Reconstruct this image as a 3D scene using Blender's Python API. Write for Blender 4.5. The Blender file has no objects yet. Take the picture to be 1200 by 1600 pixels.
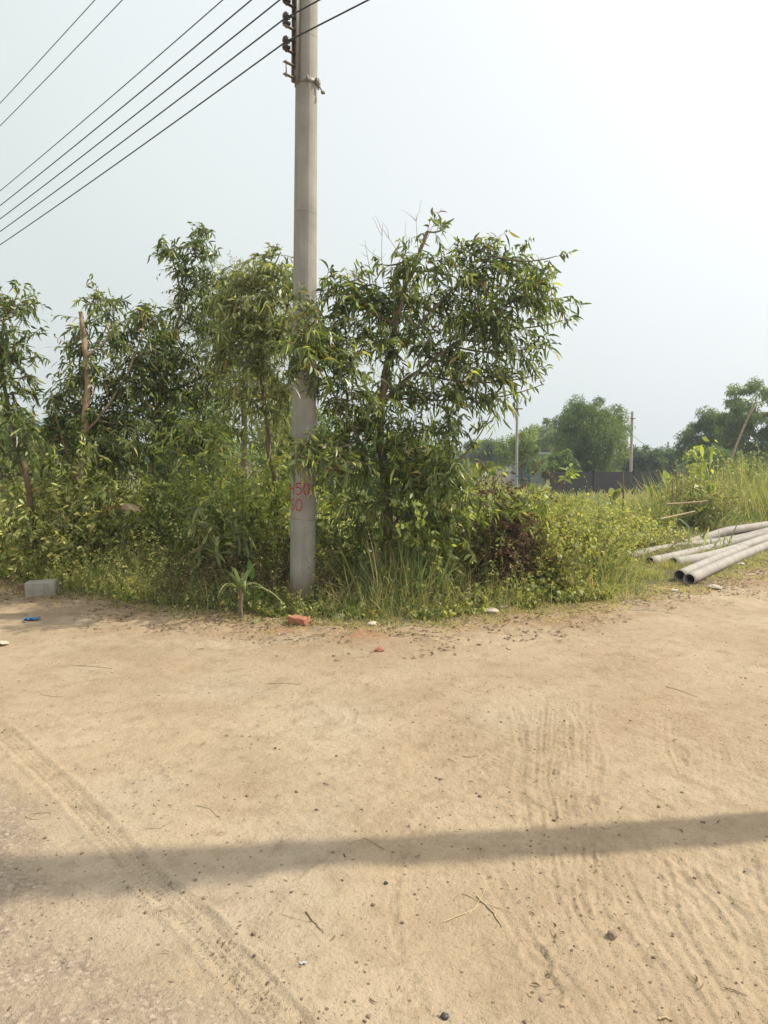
import bpy, math
import numpy as np
from mathutils import Vector

# ------------------------------------------------------------------ camera, sky, sun
SC = bpy.context.scene
COL = SC.collection
R = math.radians
F, CX, CY, HOR, CAMZ = 1130.0, 600.0, 800.0, 716.0, 1.6
PITCH = math.atan((CY - HOR) / F)
cam_d = bpy.data.cameras.new('camera'); cam = bpy.data.objects.new('camera', cam_d); COL.objects.link(cam)
cam.location = (0, 0, CAMZ); cam.rotation_euler = (R(90) - PITCH, 0, 0)
cam_d.sensor_fit = 'VERTICAL'; cam_d.sensor_height = 36; cam_d.sensor_width = 27
cam_d.lens = F / 1600 * 36; cam_d.clip_end = 2000; cam_d.clip_start = .05
SC.camera = cam

SUN_EL, SUN_AZ = R(48), R(6.7)            # azimuth measured from +X towards +Y
world = bpy.data.worlds.new('World'); SC.world = world; world.use_nodes = True
wn = world.node_tree; wn.nodes.clear()
sky = wn.nodes.new('ShaderNodeTexSky'); sky.sky_type = 'NISHITA'; sky.sun_disc = False
sky.sun_elevation = SUN_EL; sky.sun_rotation = R(90) - SUN_AZ
sky.air_density = 1.6; sky.dust_density = 9.0; sky.ozone_density = 1.2; sky.altitude = 0
hs = wn.nodes.new('ShaderNodeHueSaturation'); hs.inputs['Saturation'].default_value = .2
mixh = wn.nodes.new('ShaderNodeMix'); mixh.data_type = 'RGBA'; mixh.inputs[0].default_value = .80
bg = wn.nodes.new('ShaderNodeBackground'); bg.inputs[1].default_value = .15
# the even white haze of the day, brighter towards the sun
wtc = wn.nodes.new('ShaderNodeTexCoord'); wdot = wn.nodes.new('ShaderNodeVectorMath'); wdot.operation = 'DOT_PRODUCT'
wdot.inputs[1].default_value = (math.cos(SUN_AZ) * math.cos(SUN_EL), math.sin(SUN_AZ) * math.cos(SUN_EL), math.sin(SUN_EL))
wrp = wn.nodes.new('ShaderNodeValToRGB'); we = wrp.color_ramp.elements; we.new(.5)
for el_, (p_, c_) in zip(we, [(0, (.45, .495, .488, 1)), (.5, (.565, .595, .605, 1)), (1, (.78, .79, .79, 1))]): el_.position = p_; el_.color = c_
wsc = wn.nodes.new('ShaderNodeVectorMath'); wsc.operation = 'SCALE'; wsc.inputs['Scale'].default_value = 9.6
wn.links.new(wtc.outputs['Generated'], wdot.inputs[0]); wn.links.new(wdot.outputs['Value'], wrp.inputs[0])
wn.links.new(wrp.outputs[0], wsc.inputs[0]); wnz = wn.nodes.new('ShaderNodeTexNoise'); wnz.inputs['Scale'].default_value = 2.2; wnz.inputs['Detail'].default_value = 4
wma = wn.nodes.new('ShaderNodeMapRange'); wma.inputs['To Min'].default_value = 9.6 * .955; wma.inputs['To Max'].default_value = 9.6 * 1.045
wn.links.new(wtc.outputs['Generated'], wnz.inputs['Vector']); wn.links.new(wnz.outputs[0], wma.inputs['Value']); wn.links.new(wma.outputs[0], wsc.inputs['Scale'])
wn.links.new(wsc.outputs[0], mixh.inputs[7])
wo = wn.nodes.new('ShaderNodeOutputWorld')
wn.links.new(sky.outputs[0], hs.inputs['Color']); wn.links.new(hs.outputs[0], mixh.inputs[6])
wn.links.new(mixh.outputs[2], bg.inputs[0]); wn.links.new(bg.outputs[0], wo.inputs[0])

sd = bpy.data.lights.new('sun', 'SUN'); sun = bpy.data.objects.new('sun', sd); COL.objects.link(sun)
sd.energy = 3.9; sd.angle = R(.7); sd.color = (1, .93, .80)
sv = Vector((math.cos(SUN_AZ) * math.cos(SUN_EL), math.sin(SUN_AZ) * math.cos(SUN_EL), math.sin(SUN_EL)))
sun.rotation_euler = sv.to_track_quat('Z', 'Y').to_euler(); sun.location = sv * 30
SC.view_settings.view_transform = 'Standard'; SC.view_settings.look = 'None'
SC.view_settings.exposure = .32; SC.view_settings.gamma = 1
SC.cycles.use_denoising = True
SC.cycles.max_bounces = 6; SC.cycles.diffuse_bounces = 3; SC.cycles.transmission_bounces = 3
SC.cycles.transparent_max_bounces = 6

rng = np.random.default_rng(11)
U = rng.uniform
# ------------------------------------------------------------------ pixel helpers (1200x1600 photo)
CT, ST = math.cos(PITCH), math.sin(PITCH)
def ray(px, py):
    u = (px - CX) / F; v = (CY - py) / F
    return np.array([u, CT + v * ST, -ST + v * CT])
def P(px, py, Y):
    d = ray(px, py); return np.array([0, 0, CAMZ]) + d * (Y / d[1])
def G(px, py, z=0.0):
    d = ray(px, py); return np.array([0, 0, CAMZ]) + d * ((z - CAMZ) / d[2])

# ------------------------------------------------------------------ object helpers
def tag(o, label=None, cat=None, group=None, kind=None):
    if label: o['label'] = label
    if cat: o['category'] = cat
    if group: o['group'] = group
    if kind: o['kind'] = kind
    return o
def empty(name, loc=(0, 0, 0), rot=(0, 0, 0)):
    o = bpy.data.objects.new(name, None); COL.objects.link(o)
    o.location = tuple(loc); o.rotation_euler = rot; o.empty_display_size = .2
    return o
def copy_tree(o, parent=None):
    c = o.copy(); COL.objects.link(c); c.parent = parent
    for ch in list(o.children): copy_tree(ch, c)
    return c

class Geo:
    """collects vertex / face arrays, then becomes ONE mesh object"""
    def __init__(s): s.v = []; s.f = {3: [], 4: []}; s.a = []; s.n = 0; s.ng = []
    def add(s, v, f, tint=None):
        v = np.asarray(v, float).reshape(-1, 3); f = np.asarray(f, int)
        s.f[f.shape[1]].append(f + s.n); s.v.append(v); s.n += len(v)
        if tint is None: tint = np.zeros(len(v))
        s.a.append(np.broadcast_to(np.asarray(tint, float), (len(v),)))
        return s
    def build(s, name, mat, parent=None, origin=None, smooth=True):
        v = np.concatenate(s.v); a = np.concatenate(s.a)
        if parent is None:
            if origin is None:
                origin = [(v[:, 0].min() + v[:, 0].max()) / 2, (v[:, 1].min() + v[:, 1].max()) / 2, v[:, 2].min()]
            v = v - np.asarray(origin, float)
        else:
            origin = (0, 0, 0)
        return raw_mesh(name, v, s.f, a, mat, parent, origin, smooth)

def raw_mesh(name, v, fd, a, mat, parent=None, origin=(0, 0, 0), smooth=True):
    me = bpy.data.meshes.new(name)
    loops = []; starts = []; tot = 0
    for k in (3, 4):
        if fd.get(k):
            f = np.concatenate(fd[k]); loops.append(f.ravel())
            starts.append(tot + np.arange(len(f)) * k); tot += f.size
    loops = np.concatenate(loops).astype(np.int32); starts = np.concatenate(starts).astype(np.int32)
    me.vertices.add(len(v)); me.vertices.foreach_set('co', v.astype(np.float32).ravel())
    me.loops.add(len(loops)); me.loops.foreach_set('vertex_index', loops)
    me.polygons.add(len(starts)); me.polygons.foreach_set('loop_start', starts)
    me.polygons.foreach_set('use_smooth', np.full(len(starts), smooth))
    me.update(calc_edges=True)
    at = me.attributes.new('tint', 'FLOAT', 'POINT'); at.data.foreach_set('value', a.astype(np.float32))
    me.materials.append(mat); me.validate()
    o = bpy.data.objects.new(name, me); COL.objects.link(o); o.location = tuple(origin)
    if parent is not None:
        o.parent = parent
    return o

def nrm(v): return v / np.maximum(np.linalg.norm(v, axis=-1, keepdims=True), 1e-9)
def rdir(n): return nrm(rng.normal(size=(n, 3)))

def tubes(g, pts, rad, k=3, tint=0.0, cap=False):
    """pts N,S,3  rad N,S"""
    pts = np.asarray(pts, float); 
    if pts.ndim == 2: pts = pts[None]
    N, S, _ = pts.shape
    rad = np.broadcast_to(np.asarray(rad, float), (N, S))
    t = np.gradient(pts, axis=1); t = nrm(t)
    ref = np.where(np.abs(t[..., 2:3]) > .8, np.array([1., .1, 0]), np.array([.0, .0, 1.]))
    ref = np.broadcast_to(ref[:, :1], t.shape)
    a = nrm(np.cross(t, ref)); b = np.cross(t, a)
    ang = np.arange(k) / k * 2 * np.pi
    ring = pts[:, :, None] + rad[..., None, None] * (a[:, :, None] * np.cos(ang)[:, None] + b[:, :, None] * np.sin(ang)[:, None])
    idx = np.arange(N * S * k).reshape(N, S, k)
    f = np.stack([idx[:, :-1], np.roll(idx, -1, 2)[:, :-1], np.roll(idx, -1, 2)[:, 1:], idx[:, 1:]], -1).reshape(-1, 4)
    base = g.n
    tt = np.broadcast_to(np.asarray(tint, float).reshape(-1, 1, 1), (N, S, k)) if np.ndim(tint) else tint
    g.add(ring.reshape(-1, 3), f, tt.ravel() if np.ndim(tt) else tt)
    if cap:
        for e in (0, S - 1):
            c = pts[:, e]; r = idx[:, e]
            n0 = g.n
            for i in range(N):
                vv = np.vstack([ring[i, e], c[i]]); ff = [[j, (j + 1) % k, k] for j in range(k)]
                if e == 0: ff = [x[::-1] for x in ff]
                g.add(vv, ff, tint if not np.ndim(tint) else tint[i])

PHY = (np.array([0, .22, .5, .78, 1]), np.array([.10, .78, 1, .62, .02]))
SMALL = (np.array([0, .45, 1]), np.array([.06, 1, .02]))
OVAL = (np.array([0, .3, .65, 1]), np.array([.08, 1, .85, .02]))
BLADE = (np.array([0, .35, .7, 1]), np.array([.8, 1, .7, .03]))
def leaves(g, base, d, L, W, droop, tint, prof=PHY, sickle=0.0, side=None):
    n = len(base)
    if n == 0: return
    t, w = prof; K = len(t)
    L = np.broadcast_to(L, (n,)); W = np.broadcast_to(W, (n,)); droop = np.broadcast_to(droop, (n,))
    d = nrm(d)
    if side is None:
        s = nrm(np.cross(d, rdir(n)))
    else: s = nrm(side - d * np.sum(side * d, 1, keepdims=True))
    c = base[:, None] + d[:, None] * (L[:, None] * t)[..., None]
    c[..., 2] -= (droop * L)[:, None] * t ** 2
    sk = np.broadcast_to(sickle, (n,)) * rng.choice([-1, 1], n)
    c = c + s[:, None] * ((sk * L)[:, None] * (t * (1 - t) * 4) * .25)[..., None]
    hw = s[:, None] * (W[:, None] * w / 2)[..., None]
    # slight fold so that a leaf catches light unevenly
    v = np.stack([c - hw, c + hw], 2)                       # n,K,2,3
    idx = np.arange(n * K * 2).reshape(n, K, 2)
    f = np.stack([idx[:, :-1, 0], idx[:, :-1, 1], idx[:, 1:, 1], idx[:, 1:, 0]], -1).reshape(-1, 4)
    g.add(v.reshape(-1, 3), f, np.repeat(np.broadcast_to(tint, (n,)), K * 2))

def stem_pts(base, d, L, droop, S=6, wob=.05):
    n = len(base); t = np.linspace(0, 1, S)
    L = np.broadcast_to(L, (n,)); droop = np.broadcast_to(droop, (n,))
    p = base[:, None] + nrm(d)[:, None] * (L[:, None] * t)[..., None]
    p[..., 2] -= (droop * L)[:, None] * t ** 2
    w = np.cumsum(rng.normal(size=(n, S, 3)), 1) * (wob * L)[:, None, None] / S ** .5
    w[:, 0] = 0
    return p + w
def sample(pts, i, t):
    S = pts.shape[1]; x = t * (S - 1); k = np.minimum(x.astype(int), S - 2); fr = (x - k)[:, None]
    a = pts[i, k]; b = pts[i, k + 1]
    return a + (b - a) * fr, nrm(b - a)
def foliate(g, pts, nl, L, W, droop, tintf, prof=PHY, t0=.15, fwd=.55, out=.9, down=.25, sickle=.6, tipn=0):
    """nl leaves on every stem"""
    n = len(pts)
    i = np.repeat(np.arange(n), nl); t = np.tile(np.linspace(t0, 1, nl), n) + U(-.03, .03, n * nl)
    t = np.clip(t, 0, 1)
    p, d = sample(pts, i, t)
    sgn = np.tile(np.where(np.arange(nl) % 2, 1, -1), n)[:, None]
    ax = nrm(np.cross(d, np.repeat(rdir(n), nl, 0)))
    ax = nrm(ax * sgn + rng.normal(size=ax.shape) * .45)
    ld = d * fwd + ax * out + np.array([0, 0, -down]) + rng.normal(size=ax.shape) * .15
    m = len(i)
    sc = 1 - .35 * t + U(-.2, .2, m)
    leaves(g, p, ld, np.broadcast_to(L, (m,)) * sc, W * (.7 + .3 * sc) * U(.75, 1.2, m), droop * U(.4, 1.6, m), tintf(m, t, i), prof, sickle)

def vnoise(x, y, s, seed=0):
    x = np.asarray(x) / s + 137.3 + seed * 17.1; y = np.asarray(y) / s + 91.7 + seed * 7.7
    xi = np.floor(x).astype(np.int64); yi = np.floor(y).astype(np.int64); fx = x - xi; fy = y - yi
    def h(a, b):
        n = (a * 374761393 + b * 668265263 + seed * 974711) & 0x7fffffff
        n = ((n ^ (n >> 13)) * 1274126177) & 0x7fffffff
        n = (n ^ (n >> 16)) & 0xffffff
        return n / float(0xffffff)
    fx = fx * fx * (3 - 2 * fx); fy = fy * fy * (3 - 2 * fy)
    return ((h(xi, yi) * (1 - fx) + h(xi + 1, yi) * fx) * (1 - fy) + (h(xi, yi + 1) * (1 - fx) + h(xi + 1, yi + 1) * fx) * fy) * 2 - 1

# ------------------------------------------------------------------ materials
def newmat(name):
    m = bpy.data.materials.new(name); m.use_nodes = True; nt = m.node_tree
    return m, nt, nt.nodes['Principled BSDF'], nt.nodes['Material Output']
def N(nt, t, **kw):
    n = nt.nodes.new(t)
    for k, v in kw.items(): setattr(n, k, v)
    return n
def ramp(nt, stops, inp=None, interp='LINEAR'):
    r = N(nt, 'ShaderNodeValToRGB'); e = r.color_ramp.elements; r.color_ramp.interpolation = interp
    while len(e) < len(stops): e.new(.5)
    for el, (p, c) in zip(e, stops): el.position = p; el.color = (c if len(c) == 4 else (*c, 1))
    if inp is not None: nt.links.new(inp, r.inputs[0])
    return r
def noise(nt, scale, detail=4, rough=.55, vec=None, typ='3D'):
    n = N(nt, 'ShaderNodeTexNoise'); n.inputs['Scale'].default_value = scale; n.inputs['Detail'].default_value = detail
    n.inputs['Roughness'].default_value = rough
    if vec is not None: nt.links.new(vec, n.inputs['Vector'])
    return n
def mixc(nt, a, b, fac, blend='MIX'):
    m = N(nt, 'ShaderNodeMix'); m.data_type = 'RGBA'; m.blend_type = blend
    for sock, val in ((m.inputs[0], fac), (m.inputs[6], a), (m.inputs[7], b)):
        if hasattr(val, 'links'): nt.links.new(val, sock)
        elif isinstance(val, (int, float)): sock.default_value = val
        else: sock.default_value = (*val, 1) if len(val) == 3 else val
    return m.outputs[2]
def math_(nt, op, a, b=0.0, clamp=False):
    m = N(nt, 'ShaderNodeMath'); m.operation = op; m.use_clamp = clamp
    for s, v in ((m.inputs[0], a), (m.inputs[1], b)):
        if hasattr(v, 'links'): nt.links.new(v, s)
        else: s.default_value = v
    return m.outputs[0]
def bump(nt, h, strength, dist, normal=None):
    b = N(nt, 'ShaderNodeBump'); b.inputs['Strength'].default_value = strength; b.inputs['Distance'].default_value = dist
    nt.links.new(h, b.inputs['Height'])
    if normal is not None: nt.links.new(normal, b.inputs['Normal'])
    return b.outputs[0]
def wpos(nt):
    g = N(nt, 'ShaderNodeNewGeometry'); return g.outputs['Position']

def leafmat(name, stops, trans=.3, rough=.45, spec=.35, tcol=(1.5, 1.5, .6)):
    m, nt, bs, out = newmat(name)
    a = N(nt, 'ShaderNodeAttribute'); a.attribute_name = 'tint'
    r = ramp(nt, stops, a.outputs['Fac'])
    bs.inputs['Roughness'].default_value = rough
    bs.inputs['Specular IOR Level'].default_value = spec
    nt.links.new(r.outputs[0], bs.inputs['Base Color'])
    tr = N(nt, 'ShaderNodeBsdfTranslucent')
    nt.links.new(mixc(nt, r.outputs[0], tcol, 1.0, 'MULTIPLY'), tr.inputs[0])
    ms = N(nt, 'ShaderNodeMixShader'); ms.inputs[0].default_value = trans
    nt.links.new(bs.outputs[0], ms.inputs[1]); nt.links.new(tr.outputs[0], ms.inputs[2])
    nt.links.new(ms.outputs[0], out.inputs[0])
    return m
# tint scale: 0..0.75 ordinary greens dark to light, 0.8..0.9 fresh yellow green, 0.93+ dead brown
M = {}
M['acacia'] = leafmat('acacia_leaf', [(0, (0.027, 0.043, 0.015)), (0.35, (0.093, 0.131, 0.039)), (0.75, (0.281, 0.339, 0.105)), (0.86, (0.555, 0.579, 0.153)), (0.92, (0.36, 0.29, 0.11)), (1, (0.18, 0.11, 0.055))], .42, .36, .5)
M['acacia_grey'] = leafmat('grey_acacia_leaf', [(0, (0.046, 0.062, 0.024)), (0.4, (0.152, 0.178, 0.067)), (0.78, (0.384, 0.411, 0.166)), (0.88, (0.572, 0.57, 0.212)), (0.93, (0.36, 0.29, 0.13)), (1, (0.22, 0.14, 0.07))], .4, .42, .5)
M['weed'] = leafmat('weed_leaf', [(0, (0.058, 0.084, 0.029)), (0.35, (0.211, 0.256, 0.082)), (0.75, (0.632, 0.643, 0.239)), (0.88, (1.111, 0.987, 0.412)), (1, (0.28, 0.19, 0.09))], .42, .45, .4)
M['yellow_weed'] = leafmat('yellow_weed_leaf', [(0, (0.046, 0.065, 0.024)), (0.3, (0.165, 0.199, 0.061)), (0.75, (0.414, 0.431, 0.145)), (0.88, (0.608, 0.551, 0.203)), (1, (0.26, 0.16, 0.07))], .42, .45, .4)
M['bright'] = leafmat('bright_shrub_leaf', [(0, (0.042, 0.074, 0.024)), (0.4, (0.161, 0.218, 0.068)), (0.8, (0.423, 0.475, 0.143)), (0.92, (0.4, 0.42, 0.11)), (1, (0.24, 0.16, 0.07))], .45, .4, .45)
M['grass'] = leafmat('grass_blade', [(0, (0.084, 0.127, 0.052)), (0.45, (0.168, 0.218, 0.089)), (0.75, (0.301, 0.344, 0.149)), (0.88, (0.506, 0.436, 0.238)), (1, (0.5, 0.39, 0.2))], .4)
M['dry'] = leafmat('dry_leaf', [(0, (.055, .035, .022)), (.4, (.12, .075, .04)), (.75, (.24, .16, .09)), (1, (.46, .35, .21))], .15, .7, .2, (1, .9, .7))
M['far'] = leafmat('far_leaf', [(0, (0.054, 0.089, 0.038)), (0.5, (0.116, 0.173, 0.062)), (0.85, (0.258, 0.315, 0.102)), (1, (0.238, 0.246, 0.085))], .4, .5, .3)
M['banana'] = leafmat('banana_leaf', [(0, (.07, .14, .04)), (.6, (.14, .22, .07)), (1, (.30, .30, .12))], .4, .4, .4)

def barkmat(name, c1, c2):
    m, nt, bs, out = newmat(name); w = wpos(nt)
    mp = N(nt, 'ShaderNodeMapping'); nt.links.new(w, mp.inputs[0]); mp.inputs['Scale'].default_value = (1, 1, .18)
    n = noise(nt, 60, 5, .65, mp.outputs[0]); n2 = noise(nt, 6, 3, .5, w)
    c = mixc(nt, ramp(nt, [(.3, c1), (.7, c2)], n.outputs[0]).outputs[0], tuple(x * .6 for x in c1), ramp(nt, [(.45, (0, 0, 0)), (.7, (.7, .7, .7))], n2.outputs[0]).outputs[0])
    nt.links.new(c, bs.inputs['Base Color']); bs.inputs['Roughness'].default_value = .85
    nt.links.new(bump(nt, n.outputs[0], .8, .01), bs.inputs['Normal'])
    return m
M['bark'] = barkmat('acacia_bark', (.13, .095, .065), (.27, .20, .14))
M['bark_pale'] = barkmat('pale_cut_bark', (.26, .185, .11), (.46, .34, .21))
M['twig'] = barkmat('twig_bark', (.12, .085, .05), (.24, .18, .11))
M['straw'] = barkmat('straw', (.42, .33, .18), (.62, .50, .30))
M['stick'] = barkmat('grey_stick', (.20, .15, .10), (.40, .31, .20))

def concrete(name, base, dark, speck=.5, scale=1.0):
    m, nt, bs, out = newmat(name); tc = N(nt, 'ShaderNodeTexCoord'); w = tc.outputs['Object']
    n1 = noise(nt, 3 * scale, 5, .6, w); n2 = noise(nt, 90 * scale, 3, .6, w); 
    mp = N(nt, 'ShaderNodeMapping'); nt.links.new(w, mp.inputs[0]); mp.inputs['Scale'].default_value = (1, 1, .06)
    n3 = noise(nt, 22 * scale, 4, .6, mp.outputs[0])
    vo = N(nt, 'ShaderNodeTexVoronoi'); vo.inputs['Scale'].default_value = 55 * scale; nt.links.new(w, vo.inputs['Vector'])
    c = mixc(nt, base, dark, ramp(nt, [(.35, (0, 0, 0)), (.75, (1, 1, 1))], n1.outputs[0]).outputs[0])
    c = mixc(nt, c, dark, ramp(nt, [(.5, (0, 0, 0)), (.75, (.8, .8, .8))], n3.outputs[0]).outputs[0])
    c = mixc(nt, c, tuple(x * .5 for x in dark), ramp(nt, [(.05, (speck,) * 3), (.16, (0, 0, 0))], vo.outputs[0]).outputs[0])
    c = mixc(nt, c, (1, 1, 1), ramp(nt, [(.3, (0, 0, 0)), (.8, (.18, .18, .18))], n2.outputs[0]).outputs[0], 'SOFT_LIGHT')
    if name == 'pole_concrete':
        sx = N(nt, 'ShaderNodeSeparateXYZ'); nt.links.new(w, sx.inputs[0])
        zz = math_(nt, 'ADD', sx.outputs[2], math_(nt, 'MULTIPLY', n1.outputs[0], -.5))
        c = mixc(nt, c, (.17, .125, .08), ramp(nt, [(0, (.8, .8, .8)), (.12, (.35, .35, .35)), (.3, (0, 0, 0))], zz).outputs[0])
        v5 = N(nt, 'ShaderNodeTexVoronoi'); v5.inputs['Scale'].default_value = 17; nt.links.new(w, v5.inputs['Vector'])
        c = mixc(nt, c, (.09, .08, .065), ramp(nt, [(.04, (.85, .85, .85)), (.10, (0, 0, 0))], v5.outputs[0]).outputs[0])
    nt.links.new(c, bs.inputs['Base Color']); bs.inputs['Roughness'].default_value = .8
    nt.links.new(bump(nt, n2.outputs[0], .25, .004), bs.inputs['Normal'])
    return m
M['pole'] = concrete('pole_concrete', (.30, .285, .245), (.19, .18, .15))
M['block'] = concrete('block_concrete', (.36, .33, .275), (.22, .20, .16), .4, 3)
M['pipe'] = concrete('pipe_plastic', (.34, .305, .265), (.22, .195, .165), .1, 1.5)
M['far_concrete'] = concrete('far_concrete', (.36, .35, .33), (.26, .25, .24))

def simple(name, c, rough=.6, metal=0.0, var=.15, scale=30):
    m, nt, bs, out = newmat(name); w = wpos(nt); n = noise(nt, scale, 4, .6, w)
    cc = mixc(nt, tuple(x * (1 - var) for x in c), tuple(min(1, x * (1 + var)) for x in c), n.outputs[0])
    nt.links.new(cc, bs.inputs['Base Color']); bs.inputs['Roughness'].default_value = rough; bs.inputs['Metallic'].default_value = metal
    nt.links.new(bump(nt, n.outputs[0], .2, .003), bs.inputs['Normal'])
    return m
M['steel'] = simple('galvanised_steel', (.22, .20, .17), .55, .3, .3)
M['rust'] = simple('rusty_steel', (.10, .065, .045), .75, .2, .4)
M['ceramic'] = simple('brown_ceramic', (.035, .026, .022), .25, 0, .2)
M['wire'] = simple('black_cable', (.015, .015, .016), .5)
M['red'] = simple('red_paint', (.36, .012, .022), .7, 0, .25, 120)
M['brick'] = simple('brick_clay', (.36, .15, .085), .9, 0, .35, 40)
M['brick_old'] = simple('old_brick', (.20, .12, .07), .9, 0, .35, 40)
M['clod'] = simple('soil_clod', (.17, .12, .08), .95, 0, .4, 80)
M['stone'] = simple('grey_stone', (.21, .15, .11), .85, 0, .4, 60)
M['dark_stone'] = simple('dark_stone', (.035, .038, .038), .6, 0, .4, 60)
M['pale_stone'] = simple('pale_stone', (.46, .40, .31), .85, 0, .25, 50)
M['grit'] = simple('road_grit', (.27, .215, .16), .9, 0, .35, 50)
M['moss_stone'] = simple('mossy_stone', (.22, .23, .10), .9, 0, .4, 30)
M['blue'] = simple('blue_foil', (.03, .16, .42), .35, 0, .5, 40)
M['white'] = simple('white_plastic', (.65, .68, .70), .4)
M['black_wall'] = simple('black_sheet', (.018, .019, .022), .7, 0, .5, 2)
M['teal'] = simple('teal_sheet', (.05, .22, .24), .6)
M['tin'] = simple('weathered_tin', (.42, .45, .46), .5, .2)
M['pipe_in'] = simple('pipe_bore', (.03, .028, .026), .8)

# ------------------------------------------------------------------ ground
BND = np.array([(-60, 60), (-12, 15), (-6.6, 10.8), (-5.05, 9.5), (-3.6, 8.25), (-2.09, 7.42), (-1.27, 7.18), (-.74, 7.0), (0, 6.8), (.96, 7.1), (2.0, 7.5), (2.97, 8.3), (4.0, 9.0), (5.5, 10.2), (9, 13.3), (20, 23), (60, 60)])
def inset(x, y):                         # metres inside the overgrown corner (positive) or out on the bare road (negative)
    return (y - np.interp(x, BND[:, 0], BND[:, 1])) * .8
GRAV = np.array([G(-60, 1190), G(0, 1255), G(110, 1340), G(210, 1410), G(330, 1500), G(440, 1610), G(560, 1800)])[:, :2]
def gravel_side(x, y):
    # signed distance from the edge of the stony paved part, positive on the stony side
    return segdist(x, y, GRAV)[0] * -segdist(x, y, GRAV)[2]
def segdist(x, y, pl):
    best = np.full(np.shape(x), 1e9); along = np.zeros_like(best); sg = np.zeros_like(best); acc = 0.
    for (a, b) in zip(pl[:-1], pl[1:]):
        d = b - a; L = np.hypot(*d); d = d / L
        t = np.clip((x - a[0]) * d[0] + (y - a[1]) * d[1], 0, L)
        ex = x - a[0] - d[0] * t; ey = y - a[1] - d[1] * t; dist = np.hypot(ex, ey)
        m = dist < best; best = np.where(m, dist, best); along = np.where(m, acc + t, along)
        sg = np.where(m, np.sign(d[0] * ey - d[1] * ex), sg); acc += L
    return best, along, sg
def smooth(e0, e1, x):
    t = np.clip((x - e0) / (e1 - e0), 0, 1); return t * t * (3 - 2 * t)
def pl(*pts): return np.array([G(*p)[:2] for p in pts])
def axis(parts):
    out = [parts[0][0]]
    for (a, b, s) in parts:
        n = max(1, int(round((b - a) / s))); out += list(np.linspace(a, b, n + 1)[1:])
    return np.array(out)
gx = np.concatenate([-np.geomspace(500, 9.3, 34), axis([(-9, -4.5, .09), (-4.5, -2.2, .03), (-2.2, 2.3, .0095), (2.3, 4.5, .03), (4.5, 10, .09)]), np.geomspace(10.4, 500, 34)])
gy = np.concatenate([[-40, -20, -10, -6, -3, -1, 0, .8], axis([(1.3, 4.4, .0095), (4.4, 7.6, .02), (7.6, 11, .06), (11, 16, .15)]), np.geomspace(16.5, 700, 46)])
X, Y = np.meshgrid(gx, gy)
near = (np.abs(X) < 12) & (Y < 18)
H = .03 * vnoise(X, Y, 2.3, 1) + .014 * vnoise(X, Y, .8, 2) + .006 * vnoise(X, Y, .27, 3)
rough = .45 + .55 * smooth(-.2, .6, vnoise(X, Y, 1.1, 9))
H += rough * (.0055 * vnoise(X * .7, Y, .09, 4) + .0038 * vnoise(X * .8, Y, .04, 5) + .0024 * vnoise(X, Y, .022, 15))
# diagonal scuffs running from upper left to lower right in the right half
ca, sa = math.cos(R(118)), math.sin(R(118))
u = X * ca + Y * sa; w = -X * sa + Y * ca
scuff = vnoise(u, w * 4.5, .16, 6) * .6 + vnoise(u, w * 5, .07, 7) * .4
msc = smooth(-.1, .8, X) * smooth(5.2, 3.6, Y) * (.45 + .55 * smooth(-.3, .5, vnoise(X, Y, .7, 8)))
H += .0065 * scuff * msc
trk = np.zeros_like(X)
def track(line, width, ribs, depth, tread=0., amp=1.0, rag=0., fade=0., bmin=.45):
    global H, trk
    d, al, sg = segdist(X, Y, line); s = d * sg + rag * vnoise(al, al * 0 + line[0, 0] * 3, .35, 21)
    if fade:
        TL = np.hypot(*np.diff(line, axis=0).T).sum(); amp = amp * smooth(0, fade, al) * smooth(TL, TL - fade, al)
    m = smooth(width * .5, width * .42, np.abs(s)) * amp
    wav = np.cos(s / width * 2 * np.pi * ribs)
    tr = 1 + tread * np.sign(np.sin(al * 2 * np.pi / .028 + np.sign(s) * 1.2))
    br = bmin + (1 - bmin) * smooth(-.4, .4, vnoise(X, Y, .16, 22) + .4 * vnoise(X, Y, .05, 24))
    H += m * (-depth * .5 + depth * .55 * wav * tr) * br
    H += depth * .7 * np.exp(-((np.abs(s) - width * .56) / (width * .10)) ** 2) * amp * br
    trk = np.maximum(trk, m)
TA = pl((-60, 1090), (0, 1140), (110, 1235), (215, 1350), (330, 1460), (455, 1600), (560, 1740))
track(TA, .13, 5, .0095, .5, rag=.006, bmin=.7)
TA2 = pl((240, 1400), (300, 1455), (370, 1520), (450, 1600), (500, 1680))
track(pl((140, 1310), (230, 1390), (310, 1420), (400, 1490), (520, 1620)), .06, 2, .006, .5, .8, .01)
track(pl((0, 1290), (70, 1350), (150, 1420)), .05, 2, .004, .3, .6)
track(pl((640, 1290), (622, 1340), (612, 1400), (622, 1470), (655, 1545), (700, 1640)), .045, 3, .0045, .6)
track(pl((690, 1200), (770, 1215), (880, 1235), (1000, 1260), (1200, 1310)), .06, 3, .005, .5, .7)
for (x0, x1, x2) in ((812, 815, 835), (838, 842, 850), (866, 858, 868), (905, 915, 932), (880, 890, 905), (925, 930, 920)):
    track(pl((x0 + U(-8, 8), 1060 + U(0, 50)), (x1 + U(-8, 8), 1180), (x2 + U(-12, 12), 1290 + U(0, 90)), (x2 + U(10, 60), 1430 + U(0, 120))), .07 + U(0, .05), 3, .006, .6, .8, .03, .3)
for (a, b, c) in (((1110, 1120), (1118, 1180), (1130, 1260)), ((1150, 1130), (1160, 1180), (1190, 1230)), ((1050, 1110), (1052, 1180), (1060, 1240))):
    track(pl(a, b, c), .12, 3, .004, .4, .7, .03, .25)
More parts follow.
